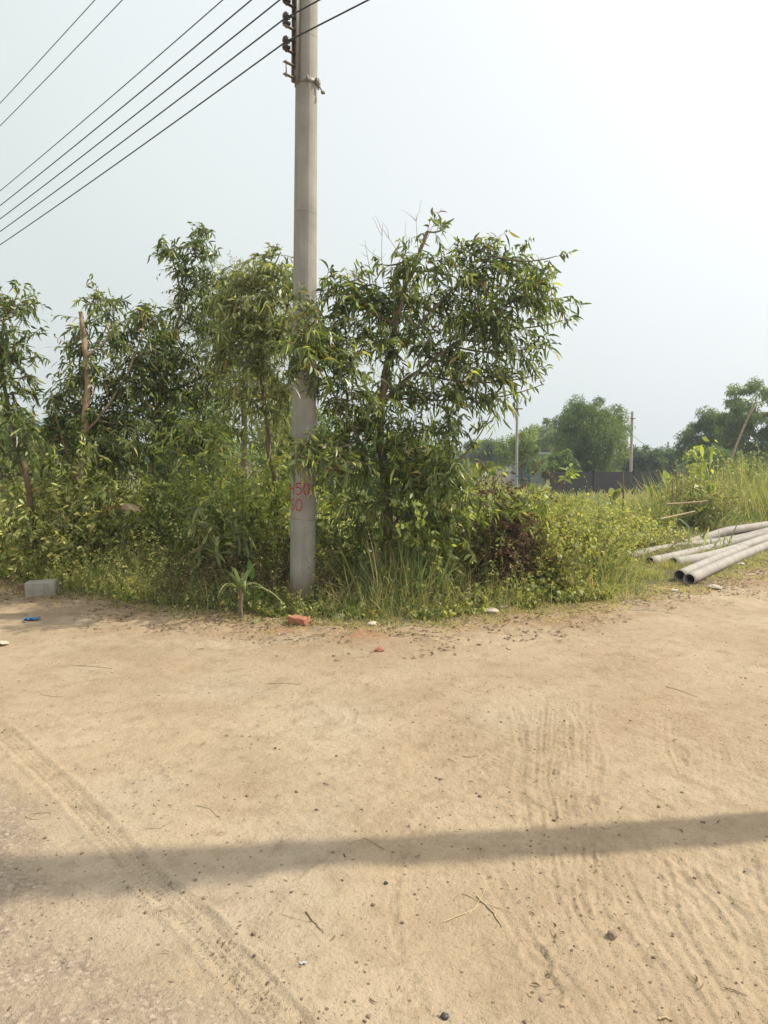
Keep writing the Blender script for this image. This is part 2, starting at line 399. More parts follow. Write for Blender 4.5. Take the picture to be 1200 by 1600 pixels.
for k in range(9):
    x0 = 770 + k * 48 + U(-12, 12); y0 = 1290 + U(-10, 20)
    track(pl((x0, y0), (x0 + 45, y0 + 110), (x0 + 120, y0 + 240), (x0 + 210, y0 + 380)), .06 + U(0, .04), 1.5, .005, .3, .8, .05, .25)
for k in range(22):
    x0, y0 = U(-150, 1100), U(1090, 1560); an = rng.choice([R(50), R(62), R(12), R(-8), R(75)]) + U(-.12, .12); L_ = U(200, 420)
    q = [(x0 + L_ * t * math.cos(an), y0 + L_ * t * math.sin(an) * .8 + 14 * math.sin(3 * t + k)) for t in np.linspace(0, 1, 5)]
    if min(p[1] for p in q) > 1040: track(pl(*q), U(.03, .06), rng.choice([1, 2, 3]), U(.0022, .0045), .5, .8, .02, .35, .5)
for k in range(26):
    f1, f2 = U(-2.4, 3.2), U(2.0, 6.2); an = U(-1.2, 1.2); dx_ = (X - f1) * math.cos(an) + (Y - f2) * math.sin(an); dy_ = -(X - f1) * math.sin(an) + (Y - f2) * math.cos(an)
    e = np.minimum((dx_ / .045) ** 2 + ((dy_ - .06) / .085) ** 2, (dx_ / .033) ** 2 + ((dy_ + .075) / .06) ** 2)
    H += (-.005 * smooth(1.15, .8, e) * (1 + .3 * np.sign(np.sin(dy_ * 260))) + .0035 * np.exp(-((e - 1.35) / .3) ** 2) * (e < 3)) * U(.4, 1)
# a shoe print
fx, fy = G(850, 1508)[:2]
for (dx, dy, rx, ry) in ((0, -.05, .032, .07), (.0, .075, .045, .08)):
    e = ((X - fx - dx - (Y - fy) * -.12) / rx) ** 2 + ((Y - fy - dy) / ry) ** 2
    H += -.007 * smooth(1.15, .8, e) + .005 * np.exp(-((e - 1.35) / .25) ** 2) * (e < 3)
ins = inset(X, Y)
gs = -segdist(X, Y, GRAV)[0] * segdist(X, Y, GRAV)[2]
grav = smooth(-.12, .22, gs + .16 * vnoise(X, Y, .5, 31) + .08 * vnoise(X, Y, .12, 32)) * (Y < 6)
H += np.where(Y < 6, grav * (.0032 * vnoise(X, Y, .025, 33) - .002), 0)
rut = smooth(.75, .0, np.abs(ins + .35)) * (.032 * np.abs(vnoise(X * .6, Y * 1.6, .22, 41)) + .01 * vnoise(X, Y, .1, 42))
H += rut * near
H += smooth(0, 1.5, ins) * .05 * near
H = np.where(Y > 16, 0, H) ; H = H * smooth(60, 12, np.abs(X))
H += .26 * smooth(1.2, 2.8, ins) * smooth(3.2, 5.2, X) * smooth(24, 17, Y) * smooth(30, 14, X)
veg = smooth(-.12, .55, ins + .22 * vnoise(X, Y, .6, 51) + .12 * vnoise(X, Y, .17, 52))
lit = np.exp(-((ins + .30) / .42) ** 2) * (.45 + .55 * vnoise(X, Y, .45, 53))
lit = np.clip(lit + smooth(.2, .9, vnoise(X, Y, .9, 54)) * .25, 0, 1)
lit = np.maximum(lit, .8 * smooth(.25, -.2, ins) * smooth(-1.3, -.5, ins) * smooth(.6, -.8, X) * smooth(-.35, .35, vnoise(X * .7, Y * 1.6, .3, 56) + .5 * vnoise(X, Y, .09, 57)))
lit = np.maximum(lit, .75 * np.exp(-(((X - 1.75) / .55) ** 2 + ((Y - 4.4) / .75) ** 2)) * (.6 + .4 * vnoise(X, Y, .1, 55)))
bx, by = G(445, 982)[:2]; cx_, cy_ = G(572, 995)[:2]
brk = np.exp(-(((X - bx) / .2) ** 2 + ((Y - by) / .08) ** 2)) + np.exp(-(((X - cx_) / .17) ** 2 + ((Y - cy_) / .16) ** 2))
brk = np.clip(brk * (.9 + .8 * vnoise(X, Y, .05, 61)), 0, 1)
pale = smooth(.1, .8, vnoise(X, Y, 1.7, 71) * .6 + vnoise(X, Y, .5, 72) * .4)
ny_, nx_ = X.shape
idx = np.arange(nx_ * ny_).reshape(ny_, nx_)
fq = np.stack([idx[:-1, :-1], idx[:-1, 1:], idx[1:, 1:], idx[1:, :-1]], -1).reshape(-1, 4)
def height(x, y):
    ix = np.clip(np.searchsorted(gx, x) - 1, 0, nx_ - 2); iy = np.clip(np.searchsorted(gy, y) - 1, 0, ny_ - 2)
    return np.maximum.reduce([H[iy, ix], H[iy + 1, ix], H[iy, ix + 1], H[iy + 1, ix + 1]]) - .001

def groundmat():
    m, nt, bs, out = newmat('sandy_soil'); w = wpos(nt)
    def A(n):
        a = N(nt, 'ShaderNodeAttribute'); a.attribute_name = n; return a.outputs['Fac']
    big = noise(nt, .9, 5, .6, w); mid = noise(nt, 7, 5, .65, w); fine = noise(nt, 70, 4, .7, w); vf = noise(nt, 260, 3, .7, w)
    c = ramp(nt, [(0.3, (0.3, 0.222, 0.139)), (0.5, (0.369, 0.281, 0.181)), (0.7, (0.421, 0.328, 0.221))], big.outputs[0]).outputs[0]
    c = mixc(nt, c, (.40, .335, .25), math_(nt, 'MULTIPLY', A('pale'), .55))
    c = mixc(nt, c, (.22, .155, .095), ramp(nt, [(.49, (0, 0, 0)), (.72, (.55, .55, .55))], mid.outputs[0]).outputs[0])
    c = mixc(nt, c, (.15, .105, .068), ramp(nt, [(.56, (0, 0, 0)), (.74, (.7, .7, .7))], fine.outputs[0]).outputs[0])
    c = mixc(nt, c, (.50, .42, .32), ramp(nt, [(.56, (0, 0, 0)), (.75, (.6, .6, .6))], vf.outputs[0]).outputs[0])
    # sparse dark crumbs
    vo = N(nt, 'ShaderNodeTexVoronoi'); vo.inputs['Scale'].default_value = 24; nt.links.new(w, vo.inputs['Vector'])
    sep = N(nt, 'ShaderNodeSeparateColor'); nt.links.new(vo.outputs['Color'], sep.inputs[0])
    crumb = math_(nt, 'MULTIPLY', math_(nt, 'LESS_THAN', vo.outputs['Distance'], .17), math_(nt, 'GREATER_THAN', sep.outputs[0], .82))
    c = mixc(nt, c, (.12, .085, .055), math_(nt, 'MULTIPLY', crumb, .8))
    # stony dusty paving, lower left
    v2 = N(nt, 'ShaderNodeTexVoronoi'); v2.inputs['Scale'].default_value = 75; nt.links.new(w, v2.inputs['Vector'])
    s2 = N(nt, 'ShaderNodeSeparateColor'); nt.links.new(v2.outputs['Color'], s2.inputs[0])
    gr = ramp(nt, [(0, (0.171, 0.132, 0.099)), (0.35, (0.277, 0.217, 0.158)), (0.75, (0.352, 0.281, 0.205)), (0.93, (0.416, 0.344, 0.259)), (1, (0.491, 0.413, 0.321))], s2.outputs[0]).outputs[0]
    gr = mixc(nt, gr, (.17, .13, .10), ramp(nt, [(.4, (0, 0, 0)), (.85, (.6, .6, .6))], v2.outputs['Distance']).outputs[0])
    gr = mixc(nt, gr, (.35, .275, .192), ramp(nt, [(.35, (.15, .15, .15)), (.65, (.85, .85, .85))], mid.outputs[0]).outputs[0])
    c = mixc(nt, c, gr, A('gravel'))
    # leaf litter and soil under the bushes
    li = ramp(nt, [(.3, (.12, .075, .04)), (.5, (.27, .18, .10)), (.7, (.45, .33, .19))], noise(nt, 45, 4, .75, w).outputs[0]).outputs[0]
    c = mixc(nt, c, li, math_(nt, 'MULTIPLY', A('litter'), .8))
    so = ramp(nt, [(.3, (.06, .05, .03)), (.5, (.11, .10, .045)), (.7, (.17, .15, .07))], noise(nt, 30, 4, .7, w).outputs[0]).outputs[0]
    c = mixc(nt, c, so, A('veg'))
    c = mixc(nt, c, (.36, .14, .075), math_(nt, 'MULTIPLY', A('brick'), .6))
    nt.links.new(c, bs.inputs['Base Color']); bs.inputs['Roughness'].default_value = .95; bs.inputs['Specular IOR Level'].default_value = .15
    cm = noise(nt, 26, 4, .7, w); n0 = bump(nt, cm.outputs[0], .8, .014); n1 = bump(nt, fine.outputs[0], .9, .008, n0); n2 = bump(nt, vf.outputs[0], .6, .0025, n1)
    n3 = bump(nt, math_(nt, 'MULTIPLY', v2.outputs['Distance'], A('gravel')), -.8, .006, n2)
    nt.links.new(n3, bs.inputs['Normal'])
    return m
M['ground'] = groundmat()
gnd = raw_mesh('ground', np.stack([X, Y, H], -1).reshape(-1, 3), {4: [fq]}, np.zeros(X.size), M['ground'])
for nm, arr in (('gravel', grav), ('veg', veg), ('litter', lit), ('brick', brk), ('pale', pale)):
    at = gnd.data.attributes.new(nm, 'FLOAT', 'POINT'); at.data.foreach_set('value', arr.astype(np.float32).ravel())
tag(gnd, kind='structure')

# ------------------------------------------------------------------ utility pole
PB = G(472.5, 950); PT = P(479.8, 0, PB[1])
LEAN = math.atan2(PT[0] - PB[0], PT[2])
def rad_at(z): return .137 - .0048 * z
def box(g, c, s, rz=0.0, tint=0., bev=0.0):
    x, y, z = np.array(s) / 2.0
    if bev > 0:
        vs = []
        for sx in (-1, 1):
            for sy in (-1, 1):
                for sz in (-1, 1):
                    vs += [(sx * (x - bev), sy * (y - bev), sz * z), (sx * (x - bev), sy * y, sz * (z - bev)), (sx * x, sy * (y - bev), sz * (z - bev))]
        import bmesh
        bm = bmesh.new(); bv = [bm.verts.new(q) for q in vs]; bmesh.ops.convex_hull(bm, input=bv); bmesh.ops.triangulate(bm, faces=bm.faces)
        bm.verts.index_update(); v = np.array([q.co[:] for q in bm.verts]); f = np.array([[q.index for q in fc.verts] for fc in bm.faces]); bm.free()
    else:
        v = np.array([(a * x, b * y, c_ * z) for a in (-1, 1) for b in (-1, 1) for c_ in (-1, 1)])
        f = np.array([(0, 1, 3, 2), (4, 6, 7, 5), (0, 4, 5, 1), (2, 3, 7, 6), (0, 2, 6, 4), (1, 5, 7, 3)])
    ca_, sa_ = math.cos(rz), math.sin(rz)
    v = np.stack([v[:, 0] * ca_ - v[:, 1] * sa_, v[:, 0] * sa_ + v[:, 1] * ca_, v[:, 2]], 1)
    g.add(v + np.asarray(c, float), f, tint); return g
def lathe(g, prof, c=(0, 0, 0), k=20, tint=0.):
    prof = np.array(prof, float); ang = np.arange(k) / k * 2 * np.pi
    v = np.stack([prof[:, None, 0] * np.cos(ang), prof[:, None, 0] * np.sin(ang), np.broadcast_to(prof[:, None, 1], (len(prof), k))], -1)
    i = np.arange(len(prof) * k).reshape(-1, k)
    f = np.stack([i[:-1], np.roll(i, -1, 1)[:-1], np.roll(i, -1, 1)[1:], i[1:]], -1).reshape(-1, 4)
    g.add(v.reshape(-1, 3) + np.asarray(c, float), f, tint); return g

def stroke(g, pts, w, zc, rr):
    """pts in (arc position, height) metres laid round the shaft; raised 1.5 mm"""
    pts = np.array(pts, float)
    # resample
    seg = np.hypot(*np.diff(pts, axis=0).T); cum = np.r_[0, np.cumsum(seg)]; q = np.linspace(0, cum[-1], max(6, int(cum[-1] / .004)))
    p = np.stack([np.interp(q, cum, pts[:, 0]), np.interp(q, cum, pts[:, 1])], 1)
    k = np.ones(3) / 3
    p[1:-1] = (p[:-2] + p[1:-1] * 2 + p[2:]) / 4
    t = nrm(np.gradient(p, axis=0)); n_ = np.stack([-t[:, 1], t[:, 0]], 1)
    ww = w * (1 + .18 * np.sin(q * 160 + pts[0, 0] * 50))
    lay = []
    for s in (-1, 1):
        a = p + n_ * (ww * s / 2)[:, None]; th = a[:, 0] / rr
        zz = zc + a[:, 1]; r_ = rr + .0016 + (rad_at(zz) - rad_at(zc))
        lay.append(np.stack([r_ * np.sin(th), -r_ * np.cos(th), zz], 1))
    v = np.stack(lay, 1).reshape(-1, 3); m_ = len(p); i = np.arange(m_ * 2).reshape(m_, 2)
    g.add(v, np.stack([i[:-1, 0], i[:-1, 1], i[1:, 1], i[1:, 0]], 1))

POLE_H = 9.3
BR_AZ = R(-135)                                     # brackets reach out square to the wires
bd = np.array([math.cos(BR_AZ), math.sin(BR_AZ)])
def zpix(py, px=465): return P(px, py, PB[1] - .1)[2]
INS_Z = [zpix(76), zpix(39), zpix(4), zpix(-33), zpix(-74), zpix(-255), zpix(-318)]
def make_pole():
    root = empty('utility_pole', (PB[0], PB[1], 0), (0, LEAN, 0))
    g = Geo(); zs = np.r_[-.3, np.linspace(0, POLE_H, 48)]; k = 64; ang = np.arange(k) / k * 2 * np.pi
    rr = rad_at(np.maximum(zs, 0))[:, None] * np.ones(k)
    rr[:, 52] += .0035; rr[:, 12] += .0035; rr[:, 36] += .002
    v = np.stack([rr * np.cos(ang), rr * np.sin(ang), np.broadcast_to(zs[:, None], rr.shape)], -1).reshape(-1, 3)
    i = np.arange(len(zs) * k).reshape(-1, k)
    g.add(v, np.stack([i[:-1], np.roll(i, -1, 1)[:-1], np.roll(i, -1, 1)[1:], i[1:]], -1).reshape(-1, 4))
    tp = v[-k:]; g.add(np.vstack([tp, [0, 0, POLE_H + .01]]), [[j, (j + 1) % k, k] for j in range(k)])
    g.build('shaft', M['pole'], root)
    # hairline casting joints
    for z in (zpix(812), zpix(52), zpix(330)):
        s = Geo(); tubes(s, np.array([[(rad_at(z) - .0005) * math.cos(a), (rad_at(z) - .0005) * math.sin(a), z + .006 * math.sin(a * 2)] for a in np.linspace(0, 2 * np.pi, 49)]), .0018, 5)
        s.build('casting_joint', M['rust'], root)
    # bracket channel
    z0, z1 = zpix(128), zpix(-105); zm = (z0 + z1) / 2; rc = rad_at(zm)
    g = Geo(); c = bd * (rc + .022)
    box(g, (c[0], c[1], zm), (.008, .075, z1 - z0), BR_AZ)
    for s in (-1, 1):
        o = c - bd * -.018 + np.array([-bd[1], bd[0]]) * s * .0345
        box(g, (o[0], o[1], zm), (.036, .0055, z1 - z0 - .002), BR_AZ)
    g.build('bracket_channel', M['steel'], root)
    for n_, z in enumerate(INS_Z + [zpix(114)]):
        rc = rad_at(zm if n_ not in (5, 6) else z) + (0 if n_ not in (5, 6) else -.02)
        r0 = rc + .028
        g = Geo()
        for s in (-1, 1):
            m_ = bd * (r0 + .075); box(g, (m_[0], m_[1], z + s * .058), (.15, .038, .007), BR_AZ)
        m_ = bd * (r0 + .010); box(g, (m_[0], m_[1], z), (.007, .038, .106), BR_AZ)
        q = bd * (r0 + .12); lathe(g, [(.0001, -.078), (.007, -.078), (.007, .078), (.0001, .078)], (q[0], q[1], z), 10)
        lathe(g, [(.0001, -.074), (.014, -.074), (.014, -.063), (.0001, -.063)], (q[0], q[1], z), 6)
        st = g.build('insulator_strap', M['rust'] if n_ % 2 == 0 else M['steel'], root)
        if n_ < 7:
            g = Geo(); lathe(g, [(.008, -.050), (.030, -.050), (.041, -.042), (.042, -.022), (.030, -.012), (.024, -.004), (.024, .004), (.030, .012), (.042, .022), (.041, .042), (.030, .050), (.008, .050)], (q[0], q[1], z), 24)
            g.build('insulator_spool', M['ceramic'], st)
    # clamps
    for zc in (zpix(124), zpix(-96), zpix(-255), zpix(-318)):
        g = Geo(); r_ = rad_at(zc)
        lathe(g, [(r_ + .001, -.024), (r_ + .008, -.024), (r_ + .008, .024), (r_ + .001, .024)], (0, 0, zc), 48)
        for aa in (R(-80), R(-35), R(-15), R(100)):
            p = np.array([math.cos(aa), math.sin(aa)]) * (r_ + .022)
            box(g, (p[0], p[1], zc), (.032, .012, .052), aa)
        p = np.array([math.cos(R(-25)), math.sin(R(-25))]) * (r_ + .034)
        lathe(g, [(.0001, -.06), (.007, -.06), (.007, .05), (.0001, .05)], (p[0], p[1], zc - .02), 8)
        tubes(g, np.array([(r_ * .9, -.07, zc - .02), (r_ + .03, -.05, zc - .045), (r_ + .055, -.04, zc - .085)]), .008, 6, cap=True)
        box(g, (r_ + .062, -.04, zc - .095), (.035, .03, .02), R(-20))
        g.build('clamp_band', M['steel'], root)
    # red painted numerals
    zt = zpix(764, 473); zb = zpix(789, 473); h = .060
    g = Geo(); px2m = PB[1] / F
    def ax_(px): # pixel column at the shaft to arc length
        xc = 473.2; rpx = rad_at(1.1) / px2m
        return math.asin(max(-.98, min(.98, (px - xc) / rpx))) * rad_at(1.1)
    w = .0115; rr_ = rad_at(1.1)
    a, b = ax_(454.6), ax_(460.5)
    stroke(g, [(a, h), (a, .01), (b + .004, .0)], w, zt, rr_); stroke(g, [(b, h * .9), (b, -h)], w, zt, rr_)
    a, b = ax_(464), ax_(472)
    stroke(g, [(b, h), (a, h * .95), (a, h * .2), ((a + b) / 2, h * .35), (b, 0), (b, -h * .6), ((a + b) / 2, -h), (a, -h * .85)], w, zt, rr_)
    def oval(a, b, z, hh):
        m_ = (a + b) / 2; q = (b - a) / 2
        stroke(g, [(m_ + q * math.sin(t_), hh * math.cos(t_)) for t_ in np.linspace(-.15, 2 * np.pi, 28)], w, z, rr_)
    oval(ax_(476), ax_(484), zt, h)
    a, b = ax_(454.9), ax_(461)
    stroke(g, [(b, h * .95), (a + .004, h * .8), (a + .003, h * .35), (b, -h * .1), (b + .001, -h * .6), ((a + b) / 2, -h), (a, -h * .7)], w, zb, rr_)
    oval(ax_(464), ax_(473.5), zb, h)
    g.build('painted_numerals', M['red'], root)
    return root
pole = make_pole()
tag(pole, 'tall round concrete pole with red hand-painted numerals, standing among the bushes', 'utility pole', 'concrete poles carrying the overhead wires')
pole_r = copy_tree(pole); pole_r.location = (4.45, 3.42, 0); pole_r.rotation_euler = (0, 0, R(8))
tag(pole_r, 'concrete pole beside the road to the right, whose shadow crosses the foreground')
wd = np.array([-math.sin(R(45.5)), math.cos(R(45.5))])
FAR = np.array([PB[0], PB[1]]) + wd * 35
pole_l = copy_tree(pole); pole_l.location = (FAR[0], FAR[1], 0); pole_l.rotation_euler = (0, 0, 0)
tag(pole_l, 'concrete pole far off to the left where the overhead wires lead')

# ------------------------------------------------------------------ wires
def catenary(a, b, sag, n=40):
    t = np.linspace(0, 1, n)[:, None]; p = a + (b - a) * t; p[:, 2] -= (sag * 4 * t * (1 - t))[:, 0]; return p
def leanx(z): return math.tan(LEAN) * z
wl = ['lowest of the five stacked black wires, from the bottom insulator', 'second lowest of the five stacked black wires on the bracket', 'middle black wire of the five on the pole bracket',
      'fourth black wire up of the five on the pole bracket', 'topmost of the five stacked black wires on the bracket',
      'right one of the pair of wires crossing the top left corner', 'leftmost wire crossing the top left corner of the sky']
rc = rad_at(6)
for n_, z in enumerate(INS_Z):
    q = bd * (rc + .028 + .12 + .027)
    a = np.array([PB[0] + leanx(z) + q[0], PB[1] + q[1], z]); c = np.array([FAR[0] + q[0], FAR[1] + q[1], z])
    b = np.array([4.45 + q[0], 3.42 + q[1], z + .02])
    g = Geo(); pts = np.vstack([catenary(b, a, .02, 12)[:-1], catenary(a, c, .42)])
    tubes(g, pts, .0075 if n_ < 4 else .0062, 6)
    th = np.linspace(0, 2 * np.pi, 15); qq = bd * (rc + .148)
    tubes(g, np.stack([PB[0] + leanx(z) + qq[0] + .029 * np.cos(th), PB[1] + qq[1] + .029 * np.sin(th), np.full(15, z)], 1), .006, 5)
    tag(g.build('overhead_wire', M['wire']), wl[n_], 'wire', 'overhead wires')
# ------------------------------------------------------------------ trees of long drooping leaves
def ac_tint(lo=.0, hi=.75, dead=.02, young=.03):
    def f(m, t, i):
        k = U(lo, hi, m) * .6 + .4 * np.repeat(U(lo, hi, i.max() + 1), 1)[i]
        k = k + (t > .93) * young * 4 * U(0, .6, m)
        q = U(0, 1, m); k = np.where(q < dead, U(.92, 1, m), k); k = np.where((q > dead) & (q < dead + young), U(.8, .88, m), k)
        return np.clip(k, 0, 1)
    return f
def bez(a, b, n=9, up=.15, wob=.03):
    a = np.asarray(a, float); b = np.asarray(b, float); t = np.linspace(0, 1, n)[:, None]
    L = np.linalg.norm(b - a); m_ = (a + b) / 2 + np.array([0, 0, -up * L]) + rng.normal(size=3) * wob * L
    return (1 - t) ** 2 * a + 2 * t * (1 - t) * m_ + t ** 2 * b
def tree(name, label, cat, limbs, clumps, leafkey='acacia', lL=.128, lW=.0265, per=1.0, tint=None, bark='bark', group=None, nl=12, barebits=(), spl=.46, droop=.32, down=.3):
    """limbs: list of (list of world points, r0, r1);  clumps: (world centre, radius, weight)"""
    base = limbs[0][0][0]
    root = empty(name, base); B = np.asarray(base, float)
    gl = Geo(); gt = Geo(); gb = Geo(); nodes = []
    for (pts, r0, r1) in limbs:
        pts = np.array(pts, float); n = len(pts); q = np.linspace(0, n - 1, (n - 1) * 5 + 1)
        p = np.stack([np.interp(q, np.arange(n), pts[:, k]) for k in range(3)], 1)
        for _ in range(3): p[1:-1] = (p[:-2] + 2 * p[1:-1] + p[2:]) / 4
        p[1:-1] += rng.normal(size=(len(p) - 2, 3)) * .006
        tubes(gb, p - B, np.linspace(r0, r1, len(p))[None], 10, cap=True); nodes.append(p)
    nodes = np.concatenate(nodes)
    S, D, Ls = [], [], []; per = per * 1.55
    for (c, r, wgt) in clumps:
        c = np.asarray(c, float) + np.array([0, U(-.35, .3), 0]) * (r > .21); dd = np.linalg.norm((nodes - c) * [1, 1, 1.3], axis=1) + np.maximum(0, nodes[:, 2] - c[2]) * 1.5
        a = nodes[np.argmin(dd)]; br = bez(a, c, 8)
        tubes(gt, (br - B)[None], np.linspace(.013, .005, 8)[None], 5)
        ns = max(3, int(wgt * per * 26 * (r / .35) ** 2))
        k = rng.integers(3, 8, ns); st = br[k] + rdir(ns) * r * .28
        d = nrm(rdir(ns) + nrm(c - a) * .6 + np.array([0, 0, .45]))
        S.append(st); D.append(d); Ls.append(np.full(ns, r) * U(.65, 1.25, ns) * spl / .34)
    ne = int(len(nodes) * 1.2); q_ = nodes[rng.integers(5, len(nodes), ne)]; q_ = q_[q_[:, 2] > 1.0]
    S.append(q_); D.append(nrm(rdir(len(q_)) + [0, 0, .4])); Ls.append(U(.2, .42, len(q_)))
    S = np.concatenate(S); D = np.concatenate(D); Ls = np.concatenate(Ls)
    sp = stem_pts(S, D, Ls, U(.1, .6, len(S)), 6, .1)
    tubes(gt, sp - B, np.linspace(.0040, .0014, 6)[None], 3)
    foliate(gl, sp - B, nl, lL * U(.6, 1.4, len(sp) * nl) * np.repeat(U(.7, 1.25, len(sp)), nl), lW, droop, tint or ac_tint(), PHY, .12, .5, .7, down, .45)
    # bare dead twigs
    for (a, b) in barebits:
        p = bez(a, b, 7, .05, .04); tubes(gt, (p - B)[None], np.linspace(.004, .0015, 7)[None], 4)
        m_ = 3; i = rng.integers(2, 6, m_); q = stem_pts(p[i], nrm(np.asarray(b) - a)[None] + rdir(m_) * .8, U(.1, .3, m_), 0, 5, .1)
        tubes(gt, q - B, np.linspace(.0025, .0012, 5)[None], 3)
    gb.build('trunk', M[bark], root); gt.build('twigs', M['twig'], root); gl.build('crown', M[leafkey], root)
    tag(root, label, cat, group)
    return root
def pc(lst, Yd=0.0):
    return [(P(x, y, Y + Yd), r, w) for (x, y, Y, r, w) in lst]
AG = 'young acacia trees on the overgrown corner'
Tb = G(598, 905)  # foot of main tree, hidden in weeds
Ym = 8.15
main_cl = [(640, 405, 8.4, .13, .6), (700, 352, 8.3, .13, .6), (720, 385, 8.2, .2, .8), (755, 380, 8.2, .2, .9), (780, 415, 8.2, .26, 1), (820, 400, 8.1, .24, 1), (855, 420, 8.1, .22, .9),
 (865, 465, 8.1, .24, 1), (880, 500, 8.0, .16, .8), (830, 450, 8.2, .3, 1), (785, 470, 8.2, .34, 1.1), (735, 440, 8.2, .3, 1), (690, 420, 8.1, .26, 1), (612, 432, 8.3, .16, .6), (590, 412, 8.2, .10, .5),
 (520, 455, 7.9, .24, 1), (555, 470, 7.9, .28, 1), (600, 480, 8.0, .3, 1), (650, 470, 8.1, .3, 1), (700, 480, 8.2, .32, 1), (740, 510, 8.2, .34, 1.1), (790, 530, 8.2, .34, 1.1), (840, 545, 8.1, .28, .9),
 (830, 590, 8.1, .24, .8), (795, 610, 8.2, .24, .9), (760, 580, 8.2, .3, 1), (715, 560, 8.2, .3, 1), (700, 610, 8.2, .3, 1.1), (740, 620, 8.1, .26, .9), (665, 540, 8.1, .3, .9), (620, 540, 8.0, .26, .8),
 (560, 520, 7.9, .3, 1.1), (520, 505, 7.8, .26, 1), (515, 555, 7.8, .24, .7), (555, 580, 7.8, .26, .9), (540, 630, 7.8, .24, .9), (560, 670, 7.9, .28, 1.1), (530, 690, 7.7, .24, 1), (500, 695, 7.45, .17, 1.1), (480, 705, 7.4, .13, .9), (515, 735, 7.5, .2, .8),
 (640, 620, 8.1, .26, .9), (660, 670, 8.1, .3, 1.1), (700, 670, 8.1, .28, 1.1), (625, 700, 8.0, .3, 1.1), (580, 730, 7.9, .28, 1.1), (640, 750, 8.0, .3, 1.1), (690, 720, 8.0, .3, 1.1), (720, 760, 8.0, .28, 1), (660, 800, 7.9, .26, .9), (600, 790, 7.9, .24, .7), (545, 780, 7.8, .24, .8),
 (850, 600, 8.1, .12, .6), (770, 640, 8.1, .16, .5), (870, 400, 8.1, .12, .7)]
main_cl += [(467, 470, 7.5, .16, .9), (470, 500, 7.45, .18, 1), (472, 480, 7.25, .15, 1), (465, 515, 7.2, .15, 1), (480, 535, 7.25, .14, 1), (470, 575, 7.3, .12, .5), (475, 690, 7.2, .14, 1.1), (460, 700, 7.2, .12, 1), (495, 695, 7.2, .16, 1.1), (485, 712, 7.15, .11, .8), (525, 715, 7.3, .2, 1), (500, 600, 7.7, .2, .8), (545, 560, 7.8, .24, .9), (570, 620, 7.8, .24, 1), (600, 670, 7.7, .22, .9), (480, 545, 7.45, .15, .8), (462, 560, 7.45, .12, .6), (472, 525, 7.4, .14, .9), (478, 490, 7.1, .17, 1.1), (465, 540, 7.1, .16, 1.1), (484, 560, 7.15, .14, 1), (455, 585, 7.3, .14, .9), (468, 712, 7.05, .15, 1.1), (490, 722, 7.05, .15, 1.1), (450, 690, 7.2, .15, 1)]
tree('acacia_tree', 'large leafy acacia right of the concrete pole with a broken bare top branch', 'tree',
     [([Tb, P(606, 830, 8.1), P(605, 760, 8.1), P(592, 690, 8.1), P(596, 630, 8.1), P(605, 570, 8.1), P(618, 510, 8.1), P(632, 455, 8.1), P(648, 415, 8.1), P(668, 362, 8.1)], .062, .018),
      ([P(618, 510, 8.1), P(590, 490, 8.0), P(570, 480, 7.95), P(560, 462, 7.95), P(548, 440, 7.95)], .028, .024),
      ([P(596, 630, 8.1), P(650, 580, 8.15), P(720, 530, 8.2), P(800, 470, 8.2)], .026, .010),
      ([P(605, 570, 8.1), P(660, 500, 8.1), P(720, 440, 8.2), P(770, 400, 8.2)], .022, .008),
      ([P(605, 760, 8.1), P(570, 700, 7.95), P(530, 640, 7.8), P(500, 560, 7.7)], .022, .009),
      ([P(606, 830, 8.1), P(650, 780, 8.05), P(700, 730, 8.0)], .022, .010),
      ([P(636, 440, 8.1), P(628, 415, 8.05), P(636, 385, 8.05)], .010, .005)],
     pc(main_cl), per=.82, group=AG, tint=ac_tint(0, .78, .04, .06),
     barebits=[(P(585, 450, 8), P(570, 375, 8)), (P(585, 450, 8), P(540, 425, 8)), (P(600, 450, 8), P(598, 350, 8)), (P(560, 450, 8), P(522, 430, 8)), (P(655, 400, 8.1), P(650, 335, 8.1)), (P(655, 400, 8.1), P(690, 325, 8.1)), (P(640, 420, 8.1), P(600, 360, 8.1)), (P(610, 450, 8.0), P(640, 370, 8.0))])

left_cl = [(30, 440, 9, .12, .5)]
# tree with the sawn off pole-like trunk
cut_cl = [(120, 500, 9.3, .18, .8), (105, 545, 9.3, .24, .9), (160, 530, 9.4, .28, 1), (205, 480, 9.4, .2, .9), (230, 500, 9.4, .26, 1), (190, 560, 9.4, .3, 1), (240, 550, 9.4, .3, 1), (90, 600, 9.3, .24, .9), (80, 640, 9.2, .2, .8), (60, 620, 9.2, .14, .5),
 (130, 590, 9.2, .3, 1.1), (170, 610, 9.3, .34, 1.1), (215, 610, 9.3, .3, 1), (110, 650, 9.2, .34, 1.2), (160, 660, 9.2, .34, 1.2), (210, 660, 9.2, .3, 1), (90, 700, 9.1, .34, 1.1), (140, 710, 9.1, .34, 1.1), (190, 710, 9.1, .34, 1.1), (130, 467, 9.3, .08, .6), (165, 465, 9.3, .1, .6), (260, 600, 9.4, .26, .8), (265, 530, 9.5, .24, .9), (60, 665, 9.2, .26, .9), (240, 700, 9.3, .3, 1), (230, 580, 9.4, .28, 1), (195, 520, 9.4, .22, .8)]
